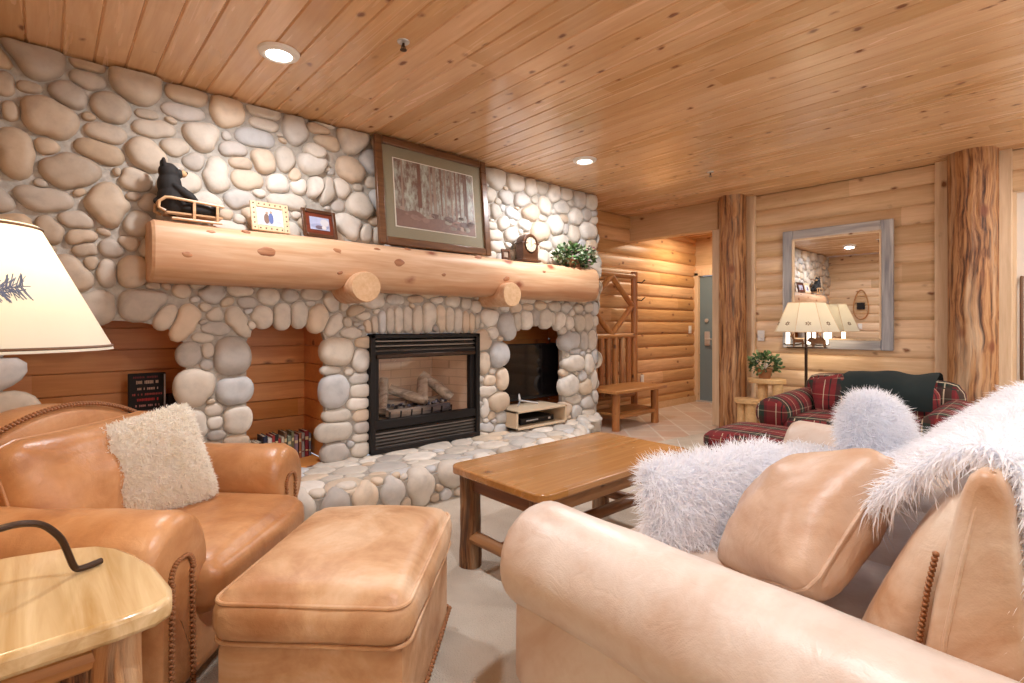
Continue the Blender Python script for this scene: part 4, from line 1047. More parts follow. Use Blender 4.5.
for s_ in (-.20, .0, .20):
    mb.tube([(fx, fy, 1.02), (fx + rx * s_ * .5, fy + ry * s_ * .5, 1.0), (fx + rx * s_, fy + ry * s_, 1.01)], .007, 8)
mb.build('arm', M['bronze'], fl, world=True)
for s_ in (-.16, .02, .17):
    mb = MB(); mb.lathe([(.018, 1.01), (.018, 1.13), (0, 1.13)], (fx + rx * s_, fy + ry * s_, 0), 16); mb.build('candle_sleeve', M['sleeve'], fl, world=True)
DEER = [(-.05, -.055), (-.04, -.055), (-.035, -.01), (.02, -.01), (.03, -.055), (.04, -.055), (.04, .015), (.055, .045), (.075, .05), (.06, .062), (.06, .085), (.045, .07), (.03, .085), (.035, .06), (.025, .025), (-.045, .025), (-.055, .0)]
BEAR = [(-.075, -.05), (-.05, -.05), (-.045, -.02), (.02, -.02), (.025, -.05), (.05, -.05), (.05, -.01), (.075, .0), (.09, .01), (.075, .035), (.05, .045), (.02, .035), (-.04, .045), (-.07, .02)]
for s_, sh_, nm in ((-.075, DEER, 'deer_cutout'), (.095, BEAR, 'bear_cutout')):
    mb = MB(); mb.prism(sh_, (fx + rx * s_ - .04, fy + ry * s_ - .015, 1.035), (-rx, -ry, 0), (0, 0, 1), .008); mb.build(nm, M['frame_brown'], fl, world=True)
mb = MB(); mb.tube([(fx + rx * q - .035, fy + ry * q - .012, .978) for q in (-.17, 0, .18)], .006, 8); mb.build('cross_bar', M['bronze'], fl, world=True)
light('floor_lamp_bulb', 'POINT', (fx, fy, 1.27), 16, WARM, shadow_soft_size=.03)

# ------------------------------------------------------------------ split log plant stand with two steps
ls = thing('log_stand', 'stepped split log plant stand beside the weathered log column', 'stand', (5.66, 2.30, 0))
def slab(mb, x, y, z, rx_, ry_, seed):
    ol = []
    for k in range(18):
        a = 2 * PI * k / 18; q = 1 + .10 * mnoise.noise(Vector((math.cos(a) * 1.5, math.sin(a) * 1.5, seed))); ol.append((x + rx_ * q * math.cos(a), y + ry_ * q * math.sin(a)))
    mb.prism(ol, (0, 0, z), (1, 0, 0), (0, 1, 0), .05)
mb = MB(); slab(mb, 5.66, 2.26, .585, .12, .19, 3); mb.build('upper_slab', M['stool'], ls, world=True, bevel=.008)
mb = MB(); slab(mb, 5.54, 2.40, .37, .11, .13, 8); mb.build('lower_slab', M['stool'], ls, world=True, bevel=.008)
for i, (x, y, z) in enumerate(((5.66, 2.29, .586), (5.64, 2.13, .586), (5.52, 2.36, .371), (5.55, 2.46, .371))):
    mb = MB(); mb.tube([(x, y, q) for q in np.linspace(0, z, 6)], [.06, .056, .052, .05, .05, .052], 14, rough=.12, seed=i + 40); mb.build('leg', M['stool'], ls, world=True, smooth=60)
def foliage(c, rad, n, seed, cols, size=(.022, .04), up=.3):
    mb = MB(); g = random.Random(seed)
    for i in range(n):
        d = Vector((g.gauss(0, 1), g.gauss(0, 1), g.gauss(0, 1) + up)).normalized(); q = g.uniform(.55, 1.0)
        p = np.array([c[0] + d.x * rad[0] * q, c[1] + d.y * rad[1] * q, c[2] + d.z * rad[2] * q])
        s_ = g.uniform(*size); ax = nrm((d.x + g.gauss(0, .5), d.y + g.gauss(0, .5), d.z * .5 + g.gauss(0, .5))); sd = nrm(np.cross(ax, (g.gauss(0, 1), g.gauss(0, 1), 1)))
        nn = np.cross(ax, sd)
        o = [(-.1, 0, 0), (.25, .38, .06), (.65, .34, .05), (1.0, 0, -.08), (.65, -.34, .05), (.25, -.38, .06), (.45, 0, -.02)]
        V = [p + ax * a * s_ + sd * b_ * s_ + nn * c_ * s_ for a, b_, c_ in o]
        mb.add(V, [(0, 1, 6), (1, 2, 6), (2, 3, 6), (3, 4, 6), (4, 5, 6), (5, 0, 6)], 0, g.choice(cols))
    return mb
GRN = [(.05, .12, .035), (.08, .17, .05), (.03, .075, .025), (.13, .21, .08), (.19, .25, .12)]
pp = thing('potted_plant', 'leafy green plant in a woven pot on the split log stand', 'plant', (5.66, 2.27, .635))
mb = MB(); mb.lathe([(0, .636), (.055, .636), (.075, .73), (.072, .74), (.066, .735), (0, .725)], (5.66, 2.27, 0), 24); mb.build('pot', M['braid'], pp, world=True)
mb = foliage((5.66, 2.27, .79), (.14, .17, .12), 260, 4, GRN, (.03, .05)); mb.build('leaves', M['leaf'], pp, world=True, smooth=0)
mb = MB()
for i in range(14):
    a = rnd.uniform(0, 6.28); r_ = rnd.uniform(.05, .15); mb.tube([(5.66, 2.27, .72), (5.66 + r_ * .5 * math.cos(a), 2.27 + r_ * .5 * math.sin(a), .80), (5.66 + r_ * math.cos(a), 2.27 + r_ * math.sin(a), .83)], .002, 5)
mb.build('stem', M['leaf'], pp, world=True)

# ------------------------------------------------------------------ mirror, switches
mr = thing('wall_mirror', 'large mirror in a weathered grey barn wood frame on the log wall', 'mirror', (5.955, 1.70, .95))
my0, my1, mz0, mz1, fw = 1.205, 2.19, .955, 2.205, .10; mx = 5.945
for nm, mat, c, d in (('frame_board', 'barn', (mx, my0 + fw / 2, (mz0 + mz1) / 2), (.04, fw, mz1 - mz0)), ('frame_board', 'barn', (mx, my1 - fw / 2, (mz0 + mz1) / 2), (.04, fw, mz1 - mz0)),
                      ('frame_board', 'barn_y', (mx, (my0 + my1) / 2, mz1 - fw / 2), (.04, my1 - my0 - 2 * fw, fw)), ('frame_board', 'barn_y', (mx, (my0 + my1) / 2, mz0 + fw / 2), (.04, my1 - my0 - 2 * fw, fw))):
    mb = MB(); mb.box(c, d); mb.build(nm, M[mat], mr, world=True, bevel=.006)
mb = MB()
for c, d in (((mx - .005, my0 + fw, (mz0 + mz1) / 2), (.03, .018, mz1 - mz0 - 2 * fw)), ((mx - .005, my1 - fw, (mz0 + mz1) / 2), (.03, .018, mz1 - mz0 - 2 * fw)), ((mx - .005, (my0 + my1) / 2, mz1 - fw), (.03, my1 - my0 - 2 * fw, .018)), ((mx - .005, (my0 + my1) / 2, mz0 + fw), (.03, my1 - my0 - 2 * fw, .018))): mb.box(c, d)
mb.build('inner_trim', M['trim_z'], mr, world=True)
mb = MB(); mb.box((mx + .005, (my0 + my1) / 2, (mz0 + mz1) / 2), (.006, my1 - my0 - 2 * fw, mz1 - mz0 - 2 * fw)); mb.build('glass', M['mirror'], mr, world=True, smooth=0)
def plate(label, x, y, z, nx, ny, cat='light switch', nm='light_switch', part='toggle'):
    t = thing(nm, label, cat, (x, y, z)); px_, py_ = -ny, nx
    mb = MB(); mb.box((x, y, z), (abs(nx) * .012 + abs(px_) * .075, abs(ny) * .012 + abs(py_) * .075, .118)); mb.build('plate', M['white'], t, world=True, bevel=.003)
    mb = MB(); mb.box((x + nx * .008, y + ny * .008, z), (abs(nx) * .012 + abs(px_) * .03, abs(ny) * .012 + abs(py_) * .03, .06)); mb.build(part, M['white'], t, world=True, bevel=.002)
plate('white light switch plate on the logs left of the mirror', 5.962, 2.43, 1.08, -1, 0)
plate('white light switch plate on the entry log wall beside the door', 7.45, YL - .038, 1.13, 0, -1)
plate('white outlet low on the entry log wall behind the log bench', 6.15, YL - .038, .45, 0, -1, 'outlet', 'wall_outlet', 'socket')
plate('white outlet plate on the back wall below the snowshoe', XB + .038, 3.10, 1.17, 1, 0, 'outlet', 'wall_outlet', 'socket')
ss = thing('snowshoe', 'wooden snowshoe hung on the back log wall, seen in the mirror', 'snowshoe', (XB + .04, 3.08, 1.4))
sy, sz = 3.08, 1.62; hoop = []
for k in range(33):
    a = 2 * PI * k / 32; w_ = .13 * math.sin(a) * (1 - .25 * math.cos(a)); hoop.append((XB + .05, sy + w_, sz + .30 * math.cos(a)))
mb = MB(); mb.tube(hoop, .012, 8, caps=False); mb.build('hoop', M['rack_x'], ss, world=True)
mb = MB()
for k in range(9):
    z = sz - .24 + .06 * k; w_ = .12 * math.sin(math.acos(max(-1, min(1, (z - sz) / .30)))); mb.tube([(XB + .05, sy - w_, z), (XB + .05, sy + w_, z + .02)], .005, 6); mb.tube([(XB + .05, sy - w_, z + .03), (XB + .05, sy + w_, z - .02)], .004, 6)
mb.build('webbing', M['stool'], ss, world=True)
mb = MB(); mb.box((XB + .06, sy, sz - .03), (.02, .14, .14)); mb.build('binding', M['black'], ss, world=True)
# ------------------------------------------------------------------ log mantel
M['knot'] = wood('red brown knot', (.20, .055, .02), (.46, .22, .10), 0, .55, 0, grain=1.6)
mt = thing('mantel', 'long pale log mantel with two round bracket logs on the stone wall', 'mantel', (2.4, 3.56, 1.46))
prof = [(3.74, 1.795), (3.60, 1.80), (3.50, 1.792), (3.452, 1.772), (3.425, 1.735), (3.412, 1.69), (3.408, 1.64), (3.41, 1.58), (3.42, 1.52), (3.44, 1.48), (3.48, 1.458), (3.56, 1.45), (3.74, 1.45)]
G = []; n = 60; x0, x1 = .45, 4.31
for i in range(n + 1):
    x = x0 + (x1 - x0) * i / n; row = []
    for y, z in prof:
        d = .016 * mnoise.noise(Vector((x * 1.7, z * 5, y * 4))) if y < 3.65 else 0
        row.append((x, y - d, z + d * .5 * (1 if z > 1.6 else -1)))
    G.append(row)
mb = MB(); mb.grid(G[::-1])
for row, x in ((G[0], x0), (G[-1], x1)):   # slightly chamfered cut ends
    c = np.mean(row, axis=0); sg = -1 if x == x0 else 1
    r1 = [np.array(p) for p in row]; r2 = [c + (p - c) * .93 + np.array([sg * .015, 0, 0]) for p in r1]
    mb.grid([r1, r2] if sg > 0 else [r2, r1]); mb.add(r2, [tuple(range(len(r2)))[::sg]], 1)
mb.build('beam', [M['mantel'], M['mantel']], mt, world=True, smooth=50)
for i, (x, z, r_) in enumerate(((.92, 1.765, .022), (1.03, 1.655, .045), (.60, 1.60, .024), (1.48, 1.70, .028), (1.78, 1.74, .022), (1.95, 1.66, .038), (1.50, 1.56, .018), (2.35, 1.60, .02), (2.72, 1.765, .030), (3.02, 1.61, .03), (3.50, 1.70, .018), (4.05, 1.775, .035), (2.05, 1.77, .024), (.72, 1.74, .02))):
    y = float(np.interp(z, [1.458, 1.48, 1.52, 1.58, 1.64, 1.69, 1.735, 1.772, 1.79], [3.48, 3.44, 3.42, 3.41, 3.408, 3.412, 3.425, 3.452, 3.50]))
    d = .016 * mnoise.noise(Vector((x * 1.7, z * 5, y * 4)))
    mb = MB(); mb.ell((x, y - d + .004, z), (r_ * 1.35, .008, r_ * .75), rotm('Y', rnd.uniform(-20, 20)), rough=.2, seed=i, seg=36, rings=20); mb.build('knot', M['knot'], mt, world=True)
for i, (x, r_) in enumerate(((1.655, .108), (3.02, .105))):
    mb = MB(); mb.tube([(x, y, 1.465) for y in (3.72, 3.6, 3.5, 3.4, 3.345, 3.335)], [r_] * 4 + [r_, r_ * .96], 28, rough=.05, seed=i, capmat=1)
    mb.build('bracket_log', [M['mantel'], M['mantel_end']], mt, world=True, smooth=50)
MT = 1.80

# ------------------------------------------------------------------ gas fireplace
fp = thing('fireplace', 'black louvred gas fireplace insert set in the stone wall', 'fireplace', (2.376, 3.75, .2))
X0, X1, Z0, Z1, Y0 = 1.845, 2.907, .205, 1.125, 3.655
mb = MB()
mb.box((X0 + .02, Y0 + .03, (Z0 + Z1) / 2), (.04, .08, Z1 - Z0)); mb.box((X1 - .02, Y0 + .03, (Z0 + Z1) / 2), (.04, .08, Z1 - Z0))
mb.box(((X0 + X1) / 2, Y0 + .03, Z1 - .015), (X1 - X0, .08, .03)); mb.box(((X0 + X1) / 2, Y0 + .03, Z0 + .02), (X1 - X0, .085, .04))
mb.box(((X0 + X1) / 2, Y0 + .045, .965), (X1 - X0, .06, .06)); mb.box(((X0 + X1) / 2, Y0 + .04, .42), (X1 - X0, .07, .065))
mb.box((X0 + .06, Y0 + .05, .69), (.05, .05, .50)); mb.box((X1 - .06, Y0 + .05, .69), (.05, .05, .50))
mb.build('surround', M['black'], fp, world=True, bevel=.004)
mb = MB()
for k in range(3): mb.box(((X0 + X1) / 2, Y0 + .035, 1.085 - k * .038), (X1 - X0 - .08, .05, .012), rotm('X', 30))
mb.build('upper_louvre', M['chrome_louvre'], fp, world=True)
mb = MB()
for k in range(5): mb.box(((X0 + X1) / 2, Y0 + .035, .365 - k * .028), (X1 - X0 - .08, .05, .010), rotm('X', 30))
mb.build('lower_louvre', M['chrome_louvre'], fp, world=True)
for z, h_ in ((1.05, .16), (.31, .20)):
    mb = MB(); mb.box(((X0 + X1) / 2, Y0 + .10, z), (X1 - X0 - .06, .02, h_)); mb.build('louvre_backing', M['black'], fp, world=True)
mb = MB(); mb.box(((X0 + X1) / 2, Y0 + .015, .955), (X1 - X0 - .10, .05, .03)); mb.build('hood', M['bronze'], fp, world=True, bevel=.005)
mb = MB(); yb = 4.12   # firebox
mb.grid([[(X0 + .05, Y0 + .08, .42), (X0 + .05, Y0 + .08, .99)], [(X0 + .2, yb, .42), (X0 + .2, yb, .99)], [(X1 - .2, yb, .42), (X1 - .2, yb, .99)], [(X1 - .05, Y0 + .08, .42), (X1 - .05, Y0 + .08, .99)]][::-1])
mb.add([(X0, Y0 + .06, .425), (X1, Y0 + .06, .425), (X1, yb, .425), (X0, yb, .425), (X0, Y0 + .06, .985), (X1, Y0 + .06, .985), (X1, yb, .985), (X0, yb, .985)], [(0, 1, 2, 3), (7, 6, 5, 4)])
mb.build('firebox', M['brick'], fp, world=True, smooth=0)
mb = MB(); mb.box(((X0 + X1) / 2, Y0 + .055, .695), (X1 - X0 - .16, .005, .49)); mb.build('glass_pane', M['glass'], fp, world=True, smooth=0)
lg = thing('gas_log_set', 'ceramic gas log set with ember bed inside the fireplace', 'gas logs', (2.36, 3.88, .43))
M['log_ash'] = wood('ceramic log', (.20, .13, .09), (.72, .62, .50), 0, .8, 0, grain=.6, stain=(.07, .06, .07))
M['ember'] = tinted('ember bed', .9, .5, .4, 60)
for pts, r_ in (([(2.06, 3.785, .475), (2.36, 3.775, .478), (2.66, 3.79, .48)], .036), ([(2.02, 3.82, .50), (2.08, 3.9, .60), (2.14, 3.99, .73)], .04), ([(2.18, 3.97, .66), (2.30, 3.88, .60), (2.42, 3.80, .55)], .042), ([(2.40, 3.80, .54), (2.45, 3.87, .64), (2.50, 3.96, .72)], .045), ([(2.50, 3.98, .76), (2.60, 3.90, .66), (2.70, 3.80, .55)], .038), ([(2.0, 3.97, .50), (2.36, 4.0, .50), (2.70, 3.97, .50)], .055)):
    q = np.array(pts); path = [q[0] * (1 - t) ** 2 + 2 * q[1] * t * (1 - t) + q[2] * t * t for t in np.linspace(0, 1, 9)]
    mb = MB(); mb.tube(path, r_, 14, rough=.4, seed=int(r_ * 1000) + len(path)); mb.build('log', M['log_ash'], lg, world=True, smooth=60)
mb = MB(); 
for i in range(90): mb.ell((rnd.uniform(2.06, 2.66), rnd.uniform(3.80, 3.98), rnd.uniform(.47, .535)), (.018, .015, .012), seg=8, rings=5, rough=.5, seed=i, col=rnd.choice([(.10, .11, .16), (.22, .22, .28), (.05, .05, .07), (.42, .38, .36)]))
mb.build('ember_bed', M['ember'], lg, world=True)
mb = MB()
for x in np.linspace(2.06, 2.66, 7): mb.tube([(x, 3.74, .50), (x, 3.745, .45), (x, 4.0, .445), (x, 4.02, .52)], .007, 6)
for y in (3.78, 3.96): mb.tube([(2.04, y, .435), (2.68, y, .435)], .008, 6)
mb.build('grate', M['black'], lg, world=True)

# ------------------------------------------------------------------ on the mantel
def framed(name, label, cx, yb_, z0, w_, h_, lean, fw_, fmat, matw, mats, picfn, dep=.02, cat='picture', rz=0):
    t = thing(name, label, cat, (cx, yb_, z0)); t.rotation_euler = (R(lean), 0, R(rz))
    mb = MB()
    for c, d in (((-w_ / 2 + fw_ / 2, 0, h_ / 2), (fw_, dep, h_)), ((w_ / 2 - fw_ / 2, 0, h_ / 2), (fw_, dep, h_)), ((0, 0, fw_ / 2), (w_ - 2 * fw_, dep, fw_)), ((0, 0, h_ - fw_ / 2), (w_ - 2 * fw_, dep, fw_))): mb.box(c, d)
    fr = mb.build('frame', M[fmat], t, bevel=min(.008, dep * .3))
    mb = MB(); mb.box((0, dep * .18, h_ / 2), (w_ - 2 * fw_ + .004, dep * .3, h_ - 2 * fw_ + .004)); mb.build('mount', M[mats], t, smooth=0)
    iw, ih = w_ - 2 * fw_ - 2 * matw, h_ - 2 * fw_ - 2 * matw
    picfn(t, iw, ih, h_ / 2, -dep * .0 - .0)
    return t, fr
M['pic_paint'] = tinted('picture paint', .5, .22, 0, 22)
def pic_forest(t, iw, ih, zc, y):
    mb = MB(); mb.box((0, .001, zc), (iw + .016, .003, ih + .016)); mb.build('picture_edge', M['paper'], t, smooth=0)
    m, nt, b = newmat('hazy woodland print'); co = objco(nt)
    mp = nd(nt, 'ShaderNodeMapping', Vector=co); mp.inputs['Scale'].default_value = (1.0, 1, .45)
    n1 = nd(nt, 'ShaderNodeTexNoise', Vector=mp.outputs[0], Scale=14.0, Detail=8.0, Roughness=.75)
    n2 = nd(nt, 'ShaderNodeTexNoise', Vector=co, Scale=3.0, Detail=4.0)
    g = mix(nt, n2.outputs[0], (.30, .40, .36), (.52, .50, .42))
    c = mix(nt, ramp(nt, n1.outputs[0], [(.42, (0, 0, 0)), (.60, (1, 1, 1))]), (.15, .08, .06), g)
    nt.links.new(c, b.inputs['Base Color']); b.inputs['Roughness'].default_value = .35; M['print'] = m
    mb = MB(); mb.box((0, -.002, zc), (iw, .003, ih)); mb.build('print', m, t, smooth=0)
    mb = MB()
    g_ = random.Random(3)
    for i in range(15):
        x = g_.uniform(-iw / 2 + .02, iw / 2 - .03); wd = g_.uniform(.006, .022); cl = g_.choice([(.15, .075, .05), (.20, .11, .08), (.30, .22, .18)])
        if i == 0: x, wd, cl = -.16, .036, (.16, .075, .05)
        z0 = zc - ih / 2 + g_.uniform(.06, .18); mb.prism([(x - wd / 2, z0), (x + wd / 2, z0), (x + wd / 2.4, zc + ih / 2), (x - wd / 2.4, zc + ih / 2)], (0, -.0036, 0), (1, 0, 0), (0, 0, 1), .0008, 0, cl)
    # uneven ground with boulders and shrubs
    gx = np.linspace(-iw / 2, iw / 2, 40); top = [zc - ih / 2 + .10 + .05 * mnoise.noise(Vector((x * 7, 2, 1))) + .06 * max(0, -x / iw) for x in gx]
    mb.prism([(x, z) for x, z in zip(gx, top)][::-1] + [(-iw / 2, zc - ih / 2), (iw / 2, zc - ih / 2)], (0, -.0038, 0), (1, 0, 0), (0, 0, 1), .0008, 0, (.20, .115, .09))
    for i in range(26):
        x = g_.uniform(-iw / 2 + .03, iw / 2 - .03); z = zc - ih / 2 + g_.uniform(.03, .15); r_ = g_.uniform(.012, .045); cl = g_.choice([(.26, .16, .13), (.34, .25, .21), (.13, .075, .06), (.30, .27, .22)])
        mb.prism([(x + r_ * math.cos(a) * g_.uniform(.8, 1.2), z + r_ * .6 * math.sin(a) * g_.uniform(.8, 1.2)) for a in np.linspace(0, 2 * PI, 12, endpoint=False)], (0, -.0046, 0), (1, 0, 0), (0, 0, 1), .0008, 0, cl)
    mb.build('woodland_scene', M['pic_paint'], t, smooth=0)
    mb = MB(); mb.box((0, -.009, zc), (iw + .2, .002, ih + .2)); mb.build('glass_pane', M['glass'], t, smooth=0)
framed('framed_picture', 'large dark framed woodland picture with olive mat leaning above the mantel', 2.372, 3.50, 1.804, 1.075, .845, -6.0, .062, 'frame_brown', .095, 'mat', pic_forest, .035)
def photo(colors):
    def fn(t, iw, ih, zc, y):
        mb = MB(); g_ = random.Random(len(colors))
        mb.box((0, -.002, zc), (iw, .003, ih), col=colors[0])
        for i, (c, x, z, w_, h_) in enumerate(colors[1]):
            mb.prism([(x * iw + w_ * iw / 2 * math.cos(a), zc + z * ih + h_ * ih / 2 * math.sin(a)) for a in np.linspace(0, 2 * PI, 14, endpoint=False)], (0, -.0036 - .0006 * i, 0), (1, 0, 0), (0, 0, 1), .0006, 0, c)
        mb.build('photograph', M['pic_paint'], t, smooth=0)
    return fn
t, fr = framed('photo_frame', 'pale wood photo frame dotted with small studs on the mantel', 1.09, 3.53, MT + .003, .24, .20, -13, .038, 'frame_pale', .004, 'paper',
       photo([(.70, .70, .70), [((.50, .52, .60), 0, -.3, .9, .3), ((.20, .12, .09), -.16, -.12, .22, .6), ((.10, .14, .34), .02, -.08, .2, .66), ((.42, .28, .2), -.14, .22, .11, .16), ((.42, .30, .22), .03, .28, .10, .16)]]), .016, 'photo frame', 4)
mb = MB()
for x, z in [(-.102 + .034 * i, z) for i in range(7) for z in (.018, .182)] + [(x, .05 + .033 * i) for i in range(4) for x in (-.102, .102)]:
    mb = MB(); mb.lathe([(0, 0), (.005, 0), (.004, .003), (0, .003)], (x, -.008, z), 8, rot=rotm('X', 90)); mb.build('stud', M['bronze'], fr)
framed('photo_frame', 'dark red-brown photo frame with a red mat next to the pale frame', 1.415, 3.53, MT + .003, .25, .20, -13, .026, 'frame_dark', .028, 'frame_red',
       photo([(.40, .44, .62), [((.30, .34, .52), 0, -.2, .95, .4), ((.55, .55, .60), .25, .1, .45, .6), ((.16, .12, .16), -.05, -.3, .4, .3), ((.62, .60, .62), .2, -.3, .25, .3)]]), .018, 'photo frame', 6)
t = thing('mini_frame', 'tiny dark wooden frame on the mantel left of the clock', 'frame', (3.12, 3.53, MT)); t.rotation_euler = (R(-8), 0, 0)
mb = MB(); mb.box((-.04, 0, .045), (.018, .02, .09)); mb.box((.04, 0, .045), (.018, .02, .09)); mb.box((0, 0, .008), (.064, .02, .016)); mb.box((0, 0, .082), (.064, .02, .016)); mb.build('frame', M['frame_dark'], t)
mb = MB(); mb.box((0, .003, .045), (.064, .006, .06), col=(.30, .22, .16)); mb.build('photograph', M['pic_paint'], t)
# mantel clock
ck = thing('mantel_clock', 'arched brown wooden mantel clock with a round white dial', 'clock', (3.42, 3.56, MT))
ol = [(-.10, .02), (.10, .02), (.10, .17)] + [(.10 * math.cos(a), .17 + .095 * math.sin(a)) for a in np.linspace(.15, PI - .15, 14)] + [(-.10, .17)]
mb = MB(); mb.prism(ol, (3.42, 3.62, MT), (1, 0, 0), (0, 0, 1), .10); mb.build('case', M['frame_dark'], ck, world=True, bevel=.005)
mb = MB(); mb.box((3.42, 3.565, MT + .011), (.24, .13, .022)); mb.box((3.42, 3.57, MT + .175), (.225, .11, .012)); mb.build('plinth', M['frame_dark'], ck, world=True, bevel=.003)
mb = MB(); mb.lathe([(0, 0), (.072, 0), (.072, .004), (0, .006)], (3.42, 3.52, MT + .165), 32, rot=rotm('X', 90)); dl = mb.build('dial', M['melamine'], ck, world=True)
mb = MB(); mb.box((3.42, 3.5135, MT + .183), (.005, .001, .05)); mb.box((3.432, 3.5135, MT + .155), (.004, .001, .04), rotm('Y', 50))
mb.build('hands', M['black'], dl, world=True)
for k in range(12): a = PI / 6 * k; mb = MB(); mb.box((3.42 + .060 * math.sin(a), 3.5145, MT + .165 + .060 * math.cos(a)), (.004, .001, .012), rotm('Y', 30 * k)); mb.build('hour_mark', M['black'], dl, world=True)
mb = MB(); mb.lathe([(.070, 0), (.078, .0), (.078, .008), (.070, .008)], (3.42, 3.52, MT + .165), 32, rot=rotm('X', 90), close=True); mb.build('bezel', M['bronze'], ck, world=True)
# ivy
iv = thing('ivy_plant', 'bushy variegated ivy with small blossoms at the right end of the mantel', 'plant', (4.08, 3.58, MT))
mb = MB(); mb.lathe([(0, 0), (.07, 0), (.09, .09), (.085, .09), (.065, .01), (0, .01)], (4.08, 3.57, MT), 20); mb.build('pot', M['braid'], iv, world=True)
IV = GRN + [(.42, .44, .34), (.30, .36, .24)]
mb = foliage((4.06, 3.52, MT + .115), (.30, .12, .115), 620, 9, IV, (.028, .055)); mb.build('leaves', M['leaf'], iv, world=True, smooth=0)
mb = foliage((4.14, 3.48, MT + .14), (.20, .10, .10), 45, 12, [(.55, .30, .32), (.70, .58, .54), (.36, .16, .18)], (.018, .03)); mb.build('blossoms', M['leaf'], iv, world=True, smooth=0)

# bear in a sled
sd = thing('toy_sled', 'small pale wooden sled at the left end of the mantel', 'sled', (.62, 3.55, MT))
bx0, bx1, by0, by1 = .475, .79, 3.47, 3.62
for y in (by0, by1):
    mb = MB(); mb.tube([(bx0 + .06, y, MT + .008), (bx1, y, MT + .008)], .008, 8); mb.build('runner', M['sled'], sd, world=True)
    mb = MB(); mb.tube([(bx0 + .03, y, MT + .045), (bx0 - .002, y, MT + .06), (bx0, y, MT + .095), (bx0 + .03, y, MT + .122), (bx0 + .06, y, MT + .124), (bx1 + .01, y, MT + .108)], .0085, 8); mb.build('side_rail', M['sled'], sd, world=True)
    for x in (bx0 + .17, bx0 + .29):
        mb = MB(); mb.box((x, y, MT + .06), (.014, .014, .115)); mb.build('post', M['sled'], sd, world=True)
mb = MB()
for k in range(4): mb.box(((bx0 + bx1) / 2 + .02, by0 + .02 + .037 * k, MT + .042), (bx1 - bx0 - .03, .028, .010))
mb.build('deck', M['sled'], sd, world=True)
mb = MB(); mb.tube([(bx0, by0, MT + .095), (bx0, by1, MT + .095)], .0085, 8); mb.build('cross_bar', M['sled'], sd, world=True)
br_ = thing('bear_figurine', 'black bear figure sitting in the small sled, looking up', 'figurine', (.56, 3.545, MT + .05))
bz = MT + .047; by_ = 3.545
mb = MB()
for c, r_, rt_ in (((.548, by_, bz + .085), (.075, .068, .10), 0), ((.535, by_, bz + .16), (.062, .058, .085), 0), ((.53, by_, bz + .235), (.052, .05, .055), 0), ((.575, by_, bz + .235), (.032, .03, .028), 0),
                   ((.61, by_, bz + .10), (.085, .05, .05), 35), ((.67, by_ - .035, bz + .035), (.095, .03, .034), 0), ((.67, by_ + .035, bz + .035), (.095, .03, .034), 0), ((.765, by_ - .035, bz + .045), (.022, .026, .036), 0), ((.765, by_ + .035, bz + .045), (.022, .026, .036), 0),
                   ((.60, by_ - .055, bz + .12), (.075, .022, .024), 35), ((.60, by_ + .055, bz + .12), (.075, .022, .024), 35), ((.502, by_ - .028, bz + .285), (.012, .016, .026), 0), ((.502, by_ + .028, bz + .285), (.012, .016, .026), 0), ((.475, by_, bz + .06), (.02, .02, .02), 0)):
    mb.ell(c, r_, rotm('Y', rt_), seg=18, rings=12)
o = mb.build('body', M['bear'], br_, world=True, smooth=180); rm = o.modifiers.new('remesh', 'REMESH'); rm.mode = 'VOXEL'; rm.voxel_size = .006; rm.use_smooth_shade = True
mb = MB(); mb.ell((.600, by_, bz + .238), (.022, .024, .021), seg=16, rings=10); mz = mb.build('muzzle', M['muzzle'], br_, world=True)
mb = MB(); mb.ell((.620, by_, bz + .246), (.007, .011, .008), seg=12, rings=8); mb.build('nose', M['black'], mz, world=True)
for s_ in (-1, 1):
    mb = MB(); mb.ell((.574, by_ + s_ * .03, bz + .258), (.005, .005, .005), seg=10, rings=6); mb.build('eye', M['steel'], br_, world=True)

# ------------------------------------------------------------------ inside the niches
ORD = 'first second third fourth fifth sixth seventh eighth ninth tenth eleventh twelfth thirteenth fourteenth fifteenth sixteenth seventeenth eighteenth nineteenth twentieth'.split()
BK = [('dark red', (.16, .015, .02)), ('maroon', (.10, .012, .02)), ('cream', (.60, .54, .42)), ('tan', (.46, .33, .20)), ('cream', (.62, .56, .46)), ('black', (.012, .012, .016)), ('navy', (.02, .025, .06)), ('white', (.66, .64, .60)), ('red', (.36, .03, .03)), ('black', (.014, .012, .012)),
      ('red', (.40, .04, .035)), ('cream', (.58, .52, .42)), ('brown', (.16, .09, .05)), ('grey green', (.22, .26, .20)), ('olive', (.20, .18, .09)), ('mauve', (.28, .18, .24)), ('rust', (.34, .11, .05)), ('grey', (.35, .33, .31)), ('dark red', (.20, .02, .03)), ('blue grey', (.16, .18, .24))]
x = .975
